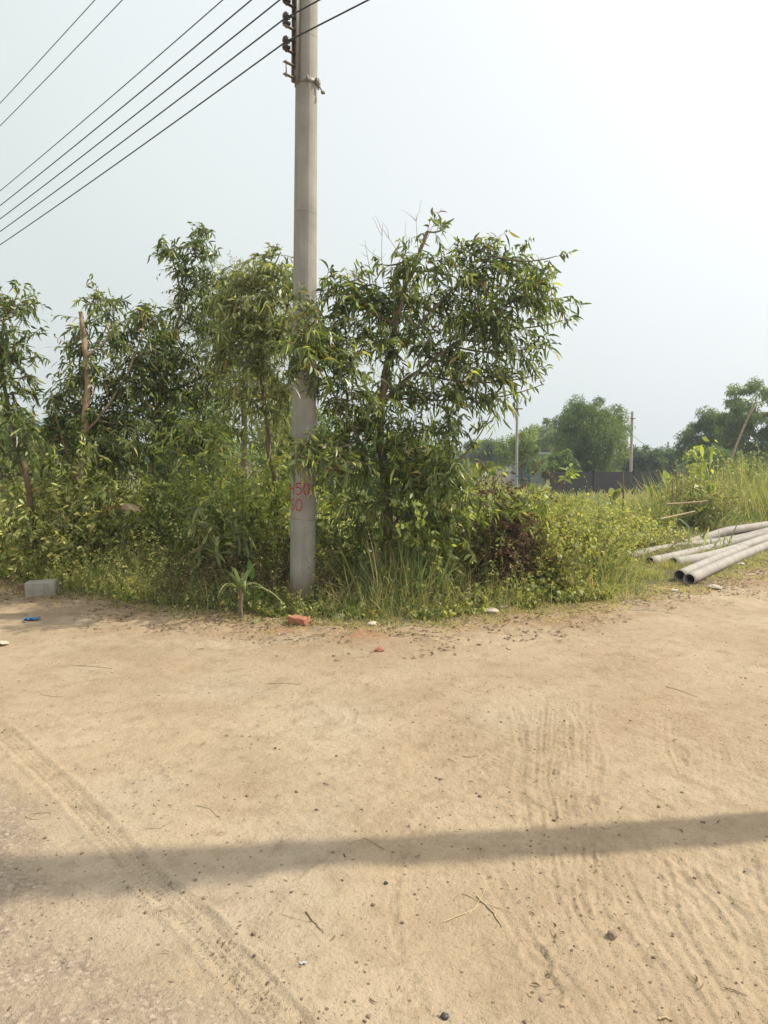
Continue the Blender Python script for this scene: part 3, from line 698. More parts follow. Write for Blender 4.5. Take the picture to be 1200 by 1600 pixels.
tree('acacia_tree', 'acacia with a tall pale sawn-off trunk poking above its leaves', 'tree',
     [([G(118, 895), P(125, 760, 9.2), P(131, 680, 9.2), P(137, 600, 9.2), P(133, 545, 9.2), P(126, 487, 9.2)], .055, .030),
      ([P(131, 680, 9.2), P(180, 620, 9.3), P(215, 550, 9.4), P(230, 490, 9.4)], .02, .007),
      ([P(133, 560, 9.2), P(180, 520, 9.4), P(160, 468, 9.3), P(130, 465, 9.3)], .012, .004),
      ([P(125, 760, 9.2), P(95, 680, 9.2), P(80, 620, 9.2)], .02, .008)], [(c_ + [0, .4, .03], r_, w_) for (c_, r_, w_) in pc(cut_cl)], per=.9, group=AG, tint=ac_tint(0, .75, .07, .05), bark='bark_pale')
fl_cl = [(10, 470, 8.9, .26, 1), (30, 450, 8.9, .14, .7), (40, 480, 8.9, .2, .9), (15, 520, 8.9, .3, 1), (45, 530, 8.9, .2, .8), (25, 560, 8.9, .22, .8), (60, 555, 8.8, .16, .7), (50, 585, 8.8, .16, .6), (10, 590, 8.9, .24, .8), (40, 610, 8.9, .14, .5), (-20, 500, 8.9, .4, 1), (-40, 580, 8.9, .4, 1), (20, 640, 8.9, .26, .8), (5, 700, 8.9, .34, 1), (50, 690, 8.9, .3, 1), (-60, 450, 8.9, .35, 1)]
tree('acacia_tree', 'drooping acacia cut by the left edge of the photo', 'tree',
     [([G(60, 900), P(45, 760, 8.9), P(25, 690, 8.9), P(12, 630, 8.9), P(0, 560, 8.9), P(5, 500, 8.9)], .045, .012), ([P(0, 560, 8.9), P(-30, 520, 8.9), P(-60, 470, 8.9)], .02, .008)],
     pc(fl_cl), per=.8, group=AG, tint=ac_tint(0, .7, .02, .05))
mid_cl = [(250, 375, 9.9, .10, .7), (262, 400, 9.9, .14, .9), (320, 360, 9.9, .14, 1), (300, 385, 9.9, .18, 1), (325, 400, 9.9, .16, .9), (280, 410, 9.9, .18, .9), (310, 430, 9.9, .2, .9), (340, 440, 9.9, .2, .9), (290, 460, 9.9, .2, .8), (270, 480, 9.9, .16, .6), (330, 475, 9.9, .24, 1),
 (300, 500, 9.9, .2, .5), (340, 520, 9.9, .3, 1), (300, 560, 9.8, .3, .9), (345, 570, 9.8, .32, 1.1), (270, 620, 9.8, .26, .7), (310, 620, 9.8, .3, 1), (360, 620, 9.8, .32, 1.1), (250, 570, 9.8, .24, .8), (280, 670, 9.7, .34, 1.2), (330, 680, 9.7, .34, 1.2), (240, 660, 9.7, .3, 1), (380, 670, 9.7, .3, 1)]
tree('acacia_tree', 'slender acacia whose feathery top is the highest point left of the pole', 'tree',
     [([G(255, 880), P(235, 720, 9.8), P(250, 620, 9.8), P(270, 540, 9.9), P(285, 480, 9.9), P(278, 430, 9.9), P(262, 385, 9.9)], .04, .006),
      ([P(278, 430, 9.9), P(300, 400, 9.9), P(325, 365, 9.9)], .012, .004), ([P(200, 650, 9.8), P(250, 615, 9.8), P(320, 590, 9.8), P(370, 560, 9.8)], .03, .012), ([P(262, 530, 9.9), P(310, 480, 9.9), P(340, 440, 9.9)], .014, .006)],
     pc(mid_cl), per=.9, group=AG, tint=ac_tint(0, .72, .03, .04))
bp_cl = [(410, 400, 8.6, .16, .8), (438, 395, 8.6, .14, .8), (420, 430, 8.6, .26, 1), (450, 430, 8.5, .22, .9), (390, 450, 8.7, .26, 1), (430, 470, 8.5, .32, 1.1), (380, 500, 8.7, .32, 1.1), (420, 520, 8.5, .34, 1.2), (450, 540, 8.4, .26, 1), (370, 550, 8.7, .34, 1.1), (410, 580, 8.6, .34, 1.1), (445, 600, 8.4, .24, .9), (380, 620, 8.7, .34, 1.1), (425, 640, 8.5, .3, .8), (350, 480, 8.8, .22, .9)]
tree('acacia_tree', 'olive leaved acacia directly behind and left of the concrete pole', 'tree',
     [([G(440, 890), P(430, 760, 8.7), P(415, 660, 8.7), P(405, 560, 8.7), P(415, 480, 8.6), P(425, 420, 8.6)], .04, .008), ([P(405, 560, 8.7), P(370, 520, 8.7), P(350, 480, 8.8)], .015, .007), ([P(415, 560, 8.7), P(440, 520, 8.5), P(455, 450, 8.5)], .015, .007)],
     pc(bp_cl), leafkey='acacia_grey', per=.95, group=AG, tint=ac_tint(.1, .8, .02, .05))
gy_cl = [(330, 450, 13, .5, 1), (370, 440, 13, .5, 1), (400, 430, 13, .4, 1), (300, 500, 13, .5, .9), (350, 520, 13, .6, 1), (400, 520, 13, .6, 1), (440, 500, 13, .5, 1), (330, 590, 13, .6, 1), (400, 600, 13, .6, 1), (450, 600, 13, .5, 1), (420, 670, 13, .6, 1)]
tree('acacia_tree', 'hazy grey-green tree behind the slender acacia, left of the pole', 'tree',
     [([P(385, 860, 13) * [1, 1, 0], P(380, 650, 13), P(385, 560, 13), P(390, 450, 13)], .07, .02)], pc(gy_cl), leafkey='acacia_grey', per=.45, lL=.12, lW=.016, group=AG, nl=16, tint=ac_tint(.2, .8, .01, .03))

# ------------------------------------------------------------------ shrubs
def shrub(name, label, cat, cx, cy_px_base, Yd, w, h, key, leafL, leafW, nst, nl, prof=OVAL, tint=None, group=None, droop=.25, upr=.9, stem=.005, side_n=4, lean=(0, 0), twigkey='twig', gz=None, t0=.15):
    """many stems fanning from the foot, each with side shoots"""
    leafL = leafL * 1.2; leafW = leafW * 1.3
    base = np.array([P(cx, 800, Yd)[0], Yd, 0.0]); base[2] = float(height(base[:1], base[1:2])[0])
    gl, gt = Geo(), Geo()
    b = np.zeros((nst, 3)); b[:, :2] = rng.normal(size=(nst, 2)) * w * .16
    d = nrm(np.stack([rng.normal(size=nst) * .42 * w / h + lean[0] + b[:, 0] * .5, rng.normal(size=nst) * .35 * w / h + lean[1], np.full(nst, upr)], 1))
    L = h * U(.55, 1.08, nst); sp = stem_pts(b, d, L, U(.0, .2, nst), 7, .07)
    tubes(gt, sp, np.linspace(stem, stem * .35, 7)[None], 4)
    i = np.repeat(np.arange(nst), side_n); t = U(.12, .97, len(i)); p, dd = sample(sp, i, t)
    sd_ = nrm(dd * .5 + rdir(len(i)) * .9 + [0, 0, .15]); sl = U(.12, .34, len(i)) * (w + h) / 2 * (1.15 - t * .6)
    s2 = stem_pts(p, sd_, sl, U(0, .4, len(i)), 5, .08)
    tubes(gt, s2, np.linspace(stem * .4, .001, 5)[None], 3)
    tf = tint or ac_tint(.05, .8, .02, .04)
    foliate(gl, s2, nl, leafL * U(.7, 1.3, len(s2) * nl), leafW, droop, tf, prof, t0, .4, .8, .15, .2)
    foliate(gl, sp, nl, leafL * U(.7, 1.3, len(sp) * nl), leafW, droop, tf, prof, .25, .4, .8, .15, .2)
    root = empty(name, base); gt.build('stems', M[twigkey], root); gl.build('foliage', M[key], root)
    tag(root, label, cat, group); return root
BG = 'bushes on the overgrown corner'
def hz(py, Y): return P(600, py, Y)[2]
# leafy bushes, left half: label, px, Y, width, top row
rows = [
 ('broad leafed bush at the far left edge under the drooping acacia', 20, 9.4, 1.7, 640, 'acacia_grey', .075, .026, 46, (.15, .85, .04, .05)),
 ('bush with drooping fresh leaves in front of the sawn-off trunk', 80, 8.9, 1.5, 690, 'weed', .085, .027, 46, (.1, .75, .05, .06)),
 ('rounded green bush just right of the sawn-off trunk', 165, 8.8, 1.5, 665, 'weed', .085, .027, 50, (.05, .75, .03, .05)),
 ('dark green bush between the sawn-off trunk and the bright shrub', 235, 9.0, 1.4, 690, 'acacia', .08, .024, 44, (.05, .7, .04, .03)),
 ('bright green shrub with upright shoots left of the pole', 335, 8.7, 1.4, 635, 'bright', .10, .026, 40, (.1, .85, .02, .05)),
 ('pale green shrub touching the left side of the pole', 405, 8.6, 1.2, 680, 'bright', .09, .024, 40, (.2, .9, .03, .08)),
 ('yellowing sunlit bush half hidden behind the pole foot', 440, 8.9, 1.0, 700, 'yellow_weed', .07, .022, 34, (.2, .9, .12, .08)),
 ('bush under the large acacia with curved dark leaves', 560, 8.5, 1.2, 760, 'acacia', .08, .022, 36, (.0, .7, .08, .03)),
 ('bright leafed shrub at the right foot of the large acacia', 705, 8.2, 1.15, 690, 'bright', .10, .030, 40, (.15, .9, .02, .06)),
 ('light green bush right of the large acacia, beside the brown dead shrub', 745, 8.8, 1.0, 700, 'bright', .075, .022, 34, (.35, .95, .02, .06)),
 ('leafy bush left of the brown dead shrub near the ground', 675, 8.3, 1.1, 790, 'weed', .07, .028, 34, (.1, .8, .06, .06)),
]
for (lab, px, Yd, w, top, key, lL, lW, nst, tt) in rows:
    Yd += .45 if px < 300 else .2 * (px < 450)
    shrub('bush', lab, 'bush', px, 0, Yd, w, hz(top, Yd), key, lL, lW, int(nst * 1.15), 9, tint=ac_tint(*tt), group=BG, side_n=6, prof=PHY)
rows = [
 ('tall yellow-green weed bush right behind the brown dead shrub', 840, 9.2, 1.1, 757, 'yellow_weed', .055, .022, 60, (.15, .85, .04, .08)),
 ('yellow-green bush between the dead shrub and the grey pipes', 880, 8.9, 1.1, 785, 'yellow_weed', .05, .022, 60, (.1, .85, .05, .08)),
 ('low yellow-leafed bush in front at the road edge below the dead shrub', 830, 8.35, 1.1, 800, 'yellow_weed', .05, .026, 55, (.1, .9, .08, .08)),
 ('rounded light green weed nearest the left ends of the pipes', 914, 9.1, .9, 810, 'yellow_weed', .045, .018, 55, (.2, .85, .05, .06)),
 ('dark undergrowth bush at the foot of the dead shrub', 770, 8.3, 1.0, 830, 'weed', .05, .026, 45, (.0, .7, .10, .05)),
 ('thin pale bush in the field behind the yellow-green weeds', 950, 11.5, 1.4, 803, 'yellow_weed', .05, .02, 45, (.2, .9, .08, .08)),
 ('small bush with red-brown stems above the middle of the pipes', 1000, 12.2, 1.3, 800, 'weed', .05, .02, 45, (.1, .8, .15, .06)),
 ('wispy bush with bare stems in the middle of the right field', 1090, 13.8, 1.1, 742, 'acacia_grey', .05, .02, 42, (.2, .9, .15, .06)),
 ('low green bush left of the banana plants', 905, 14, 1.5, 788, 'weed', .06, .024, 42, (.2, .9, .05, .06)),
 ('feathery bush in the far field beneath the round tree', 865, 17, 2.2, 762, 'yellow_weed', .08, .03, 46, (.2, .9, .05, .06)),
 ('pale shrub beyond the reeds at the right edge', 1170, 18, 2.4, 700, 'acacia_grey', .08, .03, 50, (.1, .8, .08, .06)),
]
for (lab, px, Yd, w, top, key, lL, lW, nst, tt) in rows:
    shrub('bush', lab, 'bush', px, 0, Yd, w, max(.4, hz(top, Yd)), key, lL, lW, nst, 10, tint=ac_tint(*tt), group=BG, side_n=8, prof=OVAL)
shrub('dead_shrub', 'brown dried-up shrub standing among the yellow-green bushes', 'shrub', 788, 0, 8.05, .55, hz(722, 8.05), 'dry', .032, .016, 75, 11, tint=lambda m, t, i: U(.1, .75, m), side_n=9)
shrub('sapling', 'sapling with hanging bright green leaves left of the right-hand tall trees', 'sapling', 1093, 0, 14, .35, hz(672, 14), 'bright', .15, .06, 5, 7, tint=ac_tint(.4, .9, 0, .1), droop=.9, side_n=3, t0=.4)
# saplings with whorled leaves in front, left of the pole
for n_, (px, top, Yd, lab) in enumerate([(357, 725, 8.0, 'single stemmed sapling with a whorl of narrow leaves, left of the pole'), (318, 800, 8.1, 'short sapling with dull drooping leaves left of the spiky plant')]):
    shrub('sapling', lab, 'sapling', px, 0, Yd, .35, hz(top, Yd), 'acacia_grey', .16, .026, 3, 10, tint=ac_tint(.1, .7, .05, .03), side_n=5, group='saplings left of the pole', prof=PHY)

# ------------------------------------------------------------------ spiky plant, big leaf
b = G(376, 968); g1 = Geo(); root = empty('spiky_plant', b); n = 15
tubes(g1, stem_pts(np.zeros((1, 3)), np.array([[.05, 0, 1.]]), .34, 0, 6), np.linspace(.022, .016, 6)[None], 8)
g1.build('stem', M['bark'], root); g2 = Geo()
az = np.linspace(0, 2 * np.pi, n, endpoint=False) + U(-.3, .3, n); ele = U(.35, 1.4, n)
d = np.stack([np.cos(az) * np.cos(ele), np.sin(az) * np.cos(ele) * .7, np.sin(ele)], 1)
pr = (np.linspace(0, 1, 9), np.array([.7, 1, 1, .95, .85, .7, .5, .3, .03]))
leaves(g2, np.tile([0.015, 0, .30], (n, 1)) + rng.normal(size=(n, 3)) * .012, d, U(.42, .70, n), U(.026, .036, n), U(.45, 1.0, n), U(.35, .8, n), pr, .1, side=np.stack([-np.sin(az), np.cos(az), np.zeros(n)], 1))
g2.build('leaves', M['grass'], root); tag(root, 'spiky plant with long arching yellow-green leaves left of the pole foot', 'plant')
b = G(395, 965); root = empty('broad_leaf_plant', b); g1 = Geo(); tubes(g1, np.array([[(0, 0, 0), (.01, 0, .2), (.0, 0, .4)]], float), np.array([[.007, .006, .005]]), 6); g1.build('stem', M['grass'], root)
g2 = Geo(); leaves(g2, np.array([[0., 0, .38], [0, 0, .15], [.01, 0, .22]]), np.array([[-.12, -.05, 1], [.6, -.2, .7], [-.5, -.2, .8]]), np.array([.24, .2, .2]), np.array([.075, .06, .06]), .1, np.array([.3, .1, .1]), (np.linspace(0, 1, 6), np.array([.15, .8, 1, .9, .55, .03])), 0, side=np.array([[1., 0, 0], [.6, .5, 0], [.6, -.5, 0]]))
g2.build('leaves', M['banana'], root); tag(root, 'small plant with one smooth pale green paddle leaf beside the spiky plant', 'plant')
# large pale drying leaves on a bush
b = P(190, 795, 8.35); root = empty('broad_leaf_plant', (b[0], b[1], 0.03)); g1 = Geo(); tubes(g1, bez((0, 0, 0), (0, 0, b[2]), 7)[None], np.linspace(.009, .005, 7)[None], 6); g1.build('stem', M['twig'], root)
g2 = Geo(); n = 7; az = np.array([.1, .5, 2.9, 2.4, 5.6, 4.2, 1.2]); leaves(g2, np.tile([0, 0, b[2]], (n, 1)) + 0., np.stack([np.cos(az), np.sin(az) * .6 - .3, np.full(n, .15)], 1), U(.16, .24, n), U(.06, .08, n), .45, U(.75, 1, n), (np.linspace(0, 1, 6), np.array([.15, .8, 1, .9, .55, .03])), .1, side=np.stack([-np.sin(az), np.cos(az), np.full(n, .7)], 1))
g2.build('leaves', M['dry'], root); tag(root, 'plant with a few large pale drying leaves left of the bright shrub', 'plant')

# ------------------------------------------------------------------ grass tufts
def tuft(label, base, w, h, n, lo=.1, hi=.8, dry=.1, W=.008, name='grass_tuft', group='grass tufts', spread=.5):
    root = Geo(); b = np.zeros((n, 3)); b[:, 0] = rng.normal(size=n) * w * .3; b[:, 1] = rng.normal(size=n) * w * .22
    az = U(0, 2 * np.pi, n); sp = U(.05, spread, n)
    d = np.stack([np.cos(az) * sp + b[:, 0] * .6 / w, np.sin(az) * sp, np.ones(n)], 1)
    ti = np.where(U(0, 1, n) < dry, U(.85, 1, n), U(lo, hi, n))
    leaves(root, b, d, h * U(.5, 1.15, n), W * U(.6, 1.3, n), U(.05, .75, n), ti, (np.linspace(0, 1, 6), np.array([.8, 1, .9, .7, .4, .03])), .1)
    o = root.build(name, M['grass'], origin=(0, 0, 0)); o.location = (base[0], base[1], float(height(np.array([base[0]]), np.array([base[1]]))[0])); return tag(o, label, 'grass', group)
tuft('tall arching green grass tuft under the large acacia', G(630, 950), .7, .95, 900, .3, .85, .12, .009)
tuft('slender grass tuft right of the pole foot, left of the tall tuft', G(575, 945), .5, .65, 350, .1, .7, .3)
tuft('wispy seeding grass left of the spiky plant', G(250, 925), 1.0, .75, 600, .2, .75, .2, .006)
tuft('fine grass clump behind the pale weeds at left', G(150, 905), .9, .7, 400, .2, .8, .2, .006)
tuft('upright grass tuft left of the pipe ends', G(918, 925), .75, .75, 700, .3, .85, .15, .008)
tuft('grass tuft growing between the pipe ends', G(1005, 903), .6, .26, 350, .5, .9, .3, .007)
tuft('small grass tuft hiding the end of the thick dusty pipe', G(1048, 889), .45, .24, 260, .5, .9, .4, .007)
tuft('deep green leaning grass patch above the pipes', G(1045, 838) , 1.8, .65, 1500, .05, .6, .05, .012)
for n_, (px, Yd, w, top, lab) in enumerate([(1080, 16.5, 1.5, 745, 'straw-coloured reed clump left of the right edge'), (1130, 16.8, 1.7, 722, 'tallest reed clump near the right edge'), (1185, 17.2, 1.8, 725, 'reed clump cut by the right edge of the photo'), (1160, 15.6, 1.5, 770, 'green reed clump just behind the pipes'), (1230, 15.6, 1.8, 740, 'reed clump beyond the right edge')]):
    tuft(lab, (P(px, 800, Yd)[0], Yd, 0), w, hz(top, Yd), 1300, .3, .85, .35, .014, 'reed_clump', 'reed clumps on the right', .4)

# ------------------------------------------------------------------ undergrowth and ground cover (uncountable)
def scatter(n, x0, x1, d0, d1, power=1.0, ymax=60):
    x = U(x0, x1, n); yb = np.interp(x, BND[:, 0], BND[:, 1]) + .16 * vnoise(x, x * 0, .45, 77) + .1 * vnoise(x, x * 0 + 5, .15, 78); y = yb + (d0 + (d1 - d0) * U(0, 1, n) ** power) / .8
    m = y < ymax; return x[m], y[m]
def cover(name, key, x, y, h, lL, lW, nl, tint, prof=OVAL, stemkey=None, droop=.25, spread=.5, hz_=None):
    n = len(x); g = Geo(); b = np.stack([x, y, height(x, y)], 1); hh = h * U(.45, 1.2, n) * (1 if hz_ is None else hz_)
    d = nrm(np.stack([rng.normal(size=n) * spread, rng.normal(size=n) * spread, np.ones(n)], 1))
    sp = stem_pts(b, d, hh, U(0, .3, n), 5, .1); tubes(g, sp, np.linspace(.0022, .001, 5)[None], 3, .55)
    foliate(g, sp, nl, lL * U(.6, 1.35, n * nl), lW, droop, tint, prof, .12, .3, .9, .0, .1)
    return tag(g.build(name, M[key], origin=(0, 0, 0)), kind='stuff')
def grass(name, x, y, h, W, ti, spread=.35, droop=(.1, .7)):
    n = len(x); g = Geo(); b = np.stack([x, y, height(x, y)], 1)
    d = np.stack([rng.normal(size=n) * spread, rng.normal(size=n) * spread, np.ones(n)], 1)
    leaves(g, b, d, h * U(.4, 1.2, n), W * U(.6, 1.3, n), U(*droop, n), ti, BLADE, .1)
    return tag(g.build(name, M['grass'], origin=(0, 0, 0)), kind='stuff')
# pale small-leafed weeds, left front
x, y = scatter(1900, -6.5, -2.5, .08, 1.3, .8); cover('low_weeds', 'weed', x, y, .78, .045, .026, 18, ac_tint(.35, .85, .02, .14), hz_=np.clip(.35 + inset(x, y) * .9, .3, 1.15))
x, y = scatter(900, -3.2, -.6, .05, 1.3, .8); cover('low_weeds', 'weed', x, y, .5, .05, .024, 14, ac_tint(0, .7, .10, .04), hz_=np.clip(.3 + inset(x, y) * .8, .25, 1.2))
# ferny brown-green undergrowth round the pole foot
x, y = scatter(1500, -2.4, 1.3, .12, 1.7, .9); cover('undergrowth', 'yellow_weed', x, y, .62, .038, .012, 22, ac_tint(0, .65, .22, .03), SMALL, hz_=np.clip(.3 + inset(x, y) * .8, .25, 1.25))
x, y = scatter(500, -1.6, 1.6, .3, 1.6, .9); cover('dry_undergrowth', 'dry', x, y, .65, .04, .014, 16, lambda m, t, i: U(.1, .95, m), SMALL)
x = U(-2.6, -.9, 260); y = U(7.7, 8.6, 260); cover('dry_undergrowth', 'dry', x, y, .75, .045, .016, 18, lambda m, t, i: U(.1, .95, m), SMALL)
# vine leaves near the ground, right front
x, y = scatter(1900, .3, 2.9, .0, 1.3, .9); m_ = vnoise(x, y, .3, 86) + .6 * vnoise(x, y, .1, 87) > .55 - 2.2 * np.clip(inset(x, y), 0, 1); x, y = x[m_], y[m_]; cover('vine_cover', 'yellow_weed', x, y, .45, .05, .034, 12, ac_tint(0, .8, .10, .07), hz_=np.clip(.3 + inset(x, y) * .8, .25, 1.3))
x, y = scatter(500, -1.4, 1.6, .02, .5, 1); m_ = (vnoise(x, y, .25, 87) > .15) & (inset(x, y) > .05); x, y = x[m_], y[m_]; cover('vine_cover', 'weed', x, y, .16, .05, .036, 7, ac_tint(0, .65, .08, .03))
for (cx0, cy0, nn, hh) in [(-3.3, 8.5, 260, .7), (-2.6, 8.0, 300, .75), (-2.0, 7.8, 260, .6), (-1.5, 7.6, 160, .5), (-.35, 7.3, 260, .55), (.15, 7.2, 260, .6), (.9, 7.4, 180, .5), (1.4, 7.6, 160, .5), (-4.2, 9.2, 260, .6), (-4.9, 9.7, 220, .6), (2.3, 8.0, 260, .55)]:
    x = cx0 + rng.normal(size=nn) * .25; y = cy0 + rng.normal(size=nn) * .14; grass('wispy_grass', x, y, hh, .0045, np.where(U(0, 1, nn) < .4, U(.84, 1, nn), U(.3, .8, nn)), .3, (.1, .9))
# tall mixed weeds, deeper
x, y = scatter(2200, -7.5, 1.2, 1.2, 4.0); cover('tall_weeds', 'weed', x, y, 1.05, .065, .026, 15, ac_tint(.0, .75, .08, .05))
def clear_pipes(x, y):
    dd = y * CT - (-CAMZ) * ST * 0 ; px = CX + F * x / (y * CT + CAMZ * ST); py = CY - F * (y * ST - CAMZ * CT) / (y * CT + CAMZ * ST)
    m = ~((px > 962) & (py > 866 - (px - 975) * .19))
    return x[m], y[m]
x, y = clear_pipes(*scatter(3000, 1.0, 5.5, .35, 3.2, .9)); cover('tall_weeds', 'yellow_weed', x, y, .85, .05, .019, 18, ac_tint(.1, .9, .08, .06), hz_=np.clip(.45 + inset(x, y) * .7, .3, 1.15) * (1 - .35 * smooth(2.8, 4.8, x)))
# grasses
x, y = scatter(9000, -6.8, 3.2, .05, 1.6); grass('grass', x, y, np.clip(.15 + .35 * inset(x, y), .1, .6), .006, np.where(U(0, 1, len(x)) < .25, U(.85, 1, len(x)), U(.1, .75, len(x))))
x, y = scatter(9000, -4.5, 3.4, -.12, .28, 1.3); grass('short_grass', x, y, .05, .005, np.where(U(0, 1, len(x)) < .45, U(.85, 1, len(x)), U(.15, .75, len(x))), .8)
x, y = scatter(22000, 2.4, 9.5, -.1, 1.6, .9); m_ = vnoise(x, y, .3, 81) > -.25; x, y = x[m_], y[m_]; grass('dry_turf', x, y, .055, .006, np.where(U(0, 1, len(x)) < .5, U(.85, 1, len(x)), U(.4, .85, len(x))), .8)
x, y = clear_pipes(*scatter(14000, 3.0, 14, 1.0, 7.5)); grass('field_grass', x, y, .42, .011, np.where(U(0, 1, len(x)) < .3, U(.82, 1, len(x)), U(.3, .85, len(x))))
x, y = scatter(16000, 3.2, 10, 1.2, 6.5); grass('dry_turf', x, y, .12, .008, np.where(U(0, 1, len(x)) < .4, U(.85, 1, len(x)), U(.3, .85, len(x))), .6)
x, y = U(3.8, 12, 16000), U(13.6, 19, 16000); grass('field_grass', x, y, .45, .011, np.where(U(0, 1, len(x)) < .25, U(.82, 1, len(x)), U(.1, .75, len(x))))
x = U(2, 34, 26000); y = U(15, 40, 26000); m_ = (x < y * .62 + 2) & (inset(x, y) > 4); x, y = x[m_], y[m_]; grass('field_grass', x, y, .5, .03, np.where(U(0, 1, len(x)) < .35, U(.82, 1, len(x)), U(.4, .88, len(x))))
x = U(-22, 6, 9000); y = U(12, 40, 9000); m_ = np.abs(x) < y * .62; x, y = x[m_], y[m_]; grass('field_grass', x, y, .7, .035, U(.2, .85, len(x)))
x, y = scatter(26000, -5, 6, -.38, .6, .9); m_ = vnoise(x, y, .28, 88) + .5 * vnoise(x, y, .1, 89) > .05; x, y = x[m_], y[m_]; grass('dry_thatch', x, y, .06 + .1 * np.clip(inset(x, y), 0, 1), .005, np.where(U(0, 1, len(x)) < .8, U(.88, 1, len(x)), U(.2, .8, len(x))), 1.0)
# clods and crumbs too many to count
def rocks(g, x, y, s, z=None, k=1):
    bm_v = np.array([(0, 0, 1), (.9, 0, .3), (.28, .86, .3), (-.73, .53, .3), (-.73, -.53, .3), (.28, -.86, .3), (.73, .53, -.4), (-.28, .86, -.4), (-.9, 0, -.4), (-.28, -.86, -.4), (.73, -.53, -.4), (0, 0, -.8)])
    f = np.array([(0, 1, 2), (0, 2, 3), (0, 3, 4), (0, 4, 5), (0, 5, 1), (1, 6, 2), (2, 7, 3), (3, 8, 4), (4, 9, 5), (5, 10, 1), (6, 7, 2), (7, 8, 3), (8, 9, 4), (9, 10, 5), (10, 6, 1), (11, 7, 6), (11, 8, 7), (11, 9, 8), (11, 10, 9), (11, 6, 10)])
    n = len(x); s = np.broadcast_to(s, (n,))
    v = bm_v[None] * (1 + rng.normal(size=(n, 12, 1)) * .22); a = U(0, 6.28, n)
    v = np.stack([v[..., 0] * np.cos(a)[:, None] - v[..., 1] * np.sin(a)[:, None], v[..., 0] * np.sin(a)[:, None] + v[..., 1] * np.cos(a)[:, None], v[..., 2] * U(.5, .85, n)[:, None]], -1) * s[:, None, None]
    zz = height(x, y) if z is None else z
    v += np.stack([x, y, zz + s * .2], 1)[:, None]
    g.add(v.reshape(-1, 3), (f[None] + (np.arange(n) * 12)[:, None, None]).reshape(-1, 3))
def frus(n, y0=1.7, y1=8, p=1.6):
    y = y0 + (y1 - y0) * U(0, 1, n) ** p; x = U(-1, 1, n) * (y * .56 + .4); return x, y
x, y = frus(5200); m_ = (inset(x, y) < .1) & (vnoise(x, y, .5, 91) > -.15); x, y = x[m_], y[m_]
g = Geo(); rocks(g, x, y, .0018 + .0045 * U(0, 1, len(x)) ** 4); tag(g.build('soil_crumbs', M['clod'], origin=(0, 0, 0), smooth=False), kind='stuff')
x = U(-2.2, .3, 5000); y = U(1.5, 3.2, 5000); gs_ = -segdist(x, y, GRAV)[0] * segdist(x, y, GRAV)[2]; m_ = gs_ > -.05; x, y = x[m_], y[m_]
g = Geo(); rocks(g, x, y, .0015 + .0035 * U(0, 1, len(x)) ** 3); tag(g.build('road_grit', M['grit'], origin=(0, 0, 0), smooth=False), kind='stuff')
# fallen leaves along the verge
def litter(x, y, L, W, name, key='dry'):
    n = len(x); g = Geo(); b = np.stack([x, y, height(x, y) + .006], 1); a = U(0, 6.28, n)
    leaves(g, b, np.stack([np.cos(a), np.sin(a), U(-.05, .25, n)], 1), L * U(.5, 1.3, n), W * U(.7, 1.3, n), .1, U(.1, 1, n), PHY, .8, side=np.stack([-np.sin(a), np.cos(a), rng.normal(size=n) * .4], 1))
    tag(g.build(name, M[key], origin=(0, 0, 0)), kind='stuff')
x, y = scatter(5200, -4.8, 6.5, -.95, .4, .6); m_ = vnoise(x, y, .35, 83) + .5 * vnoise(x, y, .12, 84) > -.05 - .9 * (inset(x, y) > -.25); x, y = x[m_], y[m_]; litter(x, y, .06, .014, 'leaf_litter')
x, y = scatter(2600, -4.8, 6.5, -.8, .2, .7); m_ = vnoise(x, y, .3, 85) > 0; x, y = x[m_], y[m_]; g = Geo(); rocks(g, x, y, .003 + .012 * U(0, 1, len(x)) ** 4); tag(g.build('soil_crumbs', M['clod'], origin=(0, 0, 0), smooth=False), kind='stuff')
x, y = scatter(900, -4.8, 6.0, -.6, .25, .8); litter(x, y, .16, .004, 'leaf_litter')
x, y = frus(260, 2, 7, 1); litter(x, y, .03, .006, 'leaf_litter')

# ------------------------------------------------------------------ single stones, sticks and rubbish on the road
def one_rock(px, py, s, mat, label, name='stone', group=None, flat=.8, cat='stone'):
    import bmesh
    p = G(px, py); z = float(height(np.array([p[0]]), np.array([p[1]]))[0])
    me = bpy.data.meshes.new(name); bm = bmesh.new(); bmesh.ops.create_icosphere(bm, subdivisions=2 if s < .03 else 3, radius=s)
    off = U(0, 99)
    for v in bm.verts:
        c = v.co; nz = float(vnoise(c.x * 3 + c.z * 2 + off, c.y * 3 - c.z * 1.7, s * 2.2, 5)); nz2 = float(vnoise(c.x - c.z + off, c.y + c.z, s * .6, 6))
        v.co = c * (1 + .38 * nz + .12 * nz2); v.co.z *= flat
    bm.to_mesh(me); bm.free(); me.materials.append(mat)
    o = bpy.data.objects.new(name, me); COL.objects.link(o); o.location = (p[0], p[1], z + s * .28); o.rotation_euler = (0, 0, U(0, 6))
    return tag(o, label, cat, group)
one_rock(957, 1449, .016, M['stone'], 'largest lone brown stone on the sand, lower right', flat=.9)
one_rock(695, 1576, .011, M['dark_stone'], 'smooth blackish pebble at the bottom edge of the photo', flat=.8)
one_rock(603, 1371, .008, M['dark_stone'], 'small dark pebble inside the band of shadow')
one_rock(530, 968, .058, M['moss_stone'], 'rounded mossy stone at the grass edge right of the brick', flat=.7)
one_rock(398, 973, .035, M['moss_stone'], 'yellowish stone in the ground vines left of the brick', flat=.7)
one_rock(768, 962, .075, M['pale_stone'], 'flat pale stone at the road edge below the dead shrub', flat=.35)
one_rock(785, 955, .05, M['pale_stone'], 'greyish flat stone touching the pale one at the road edge', flat=.35)
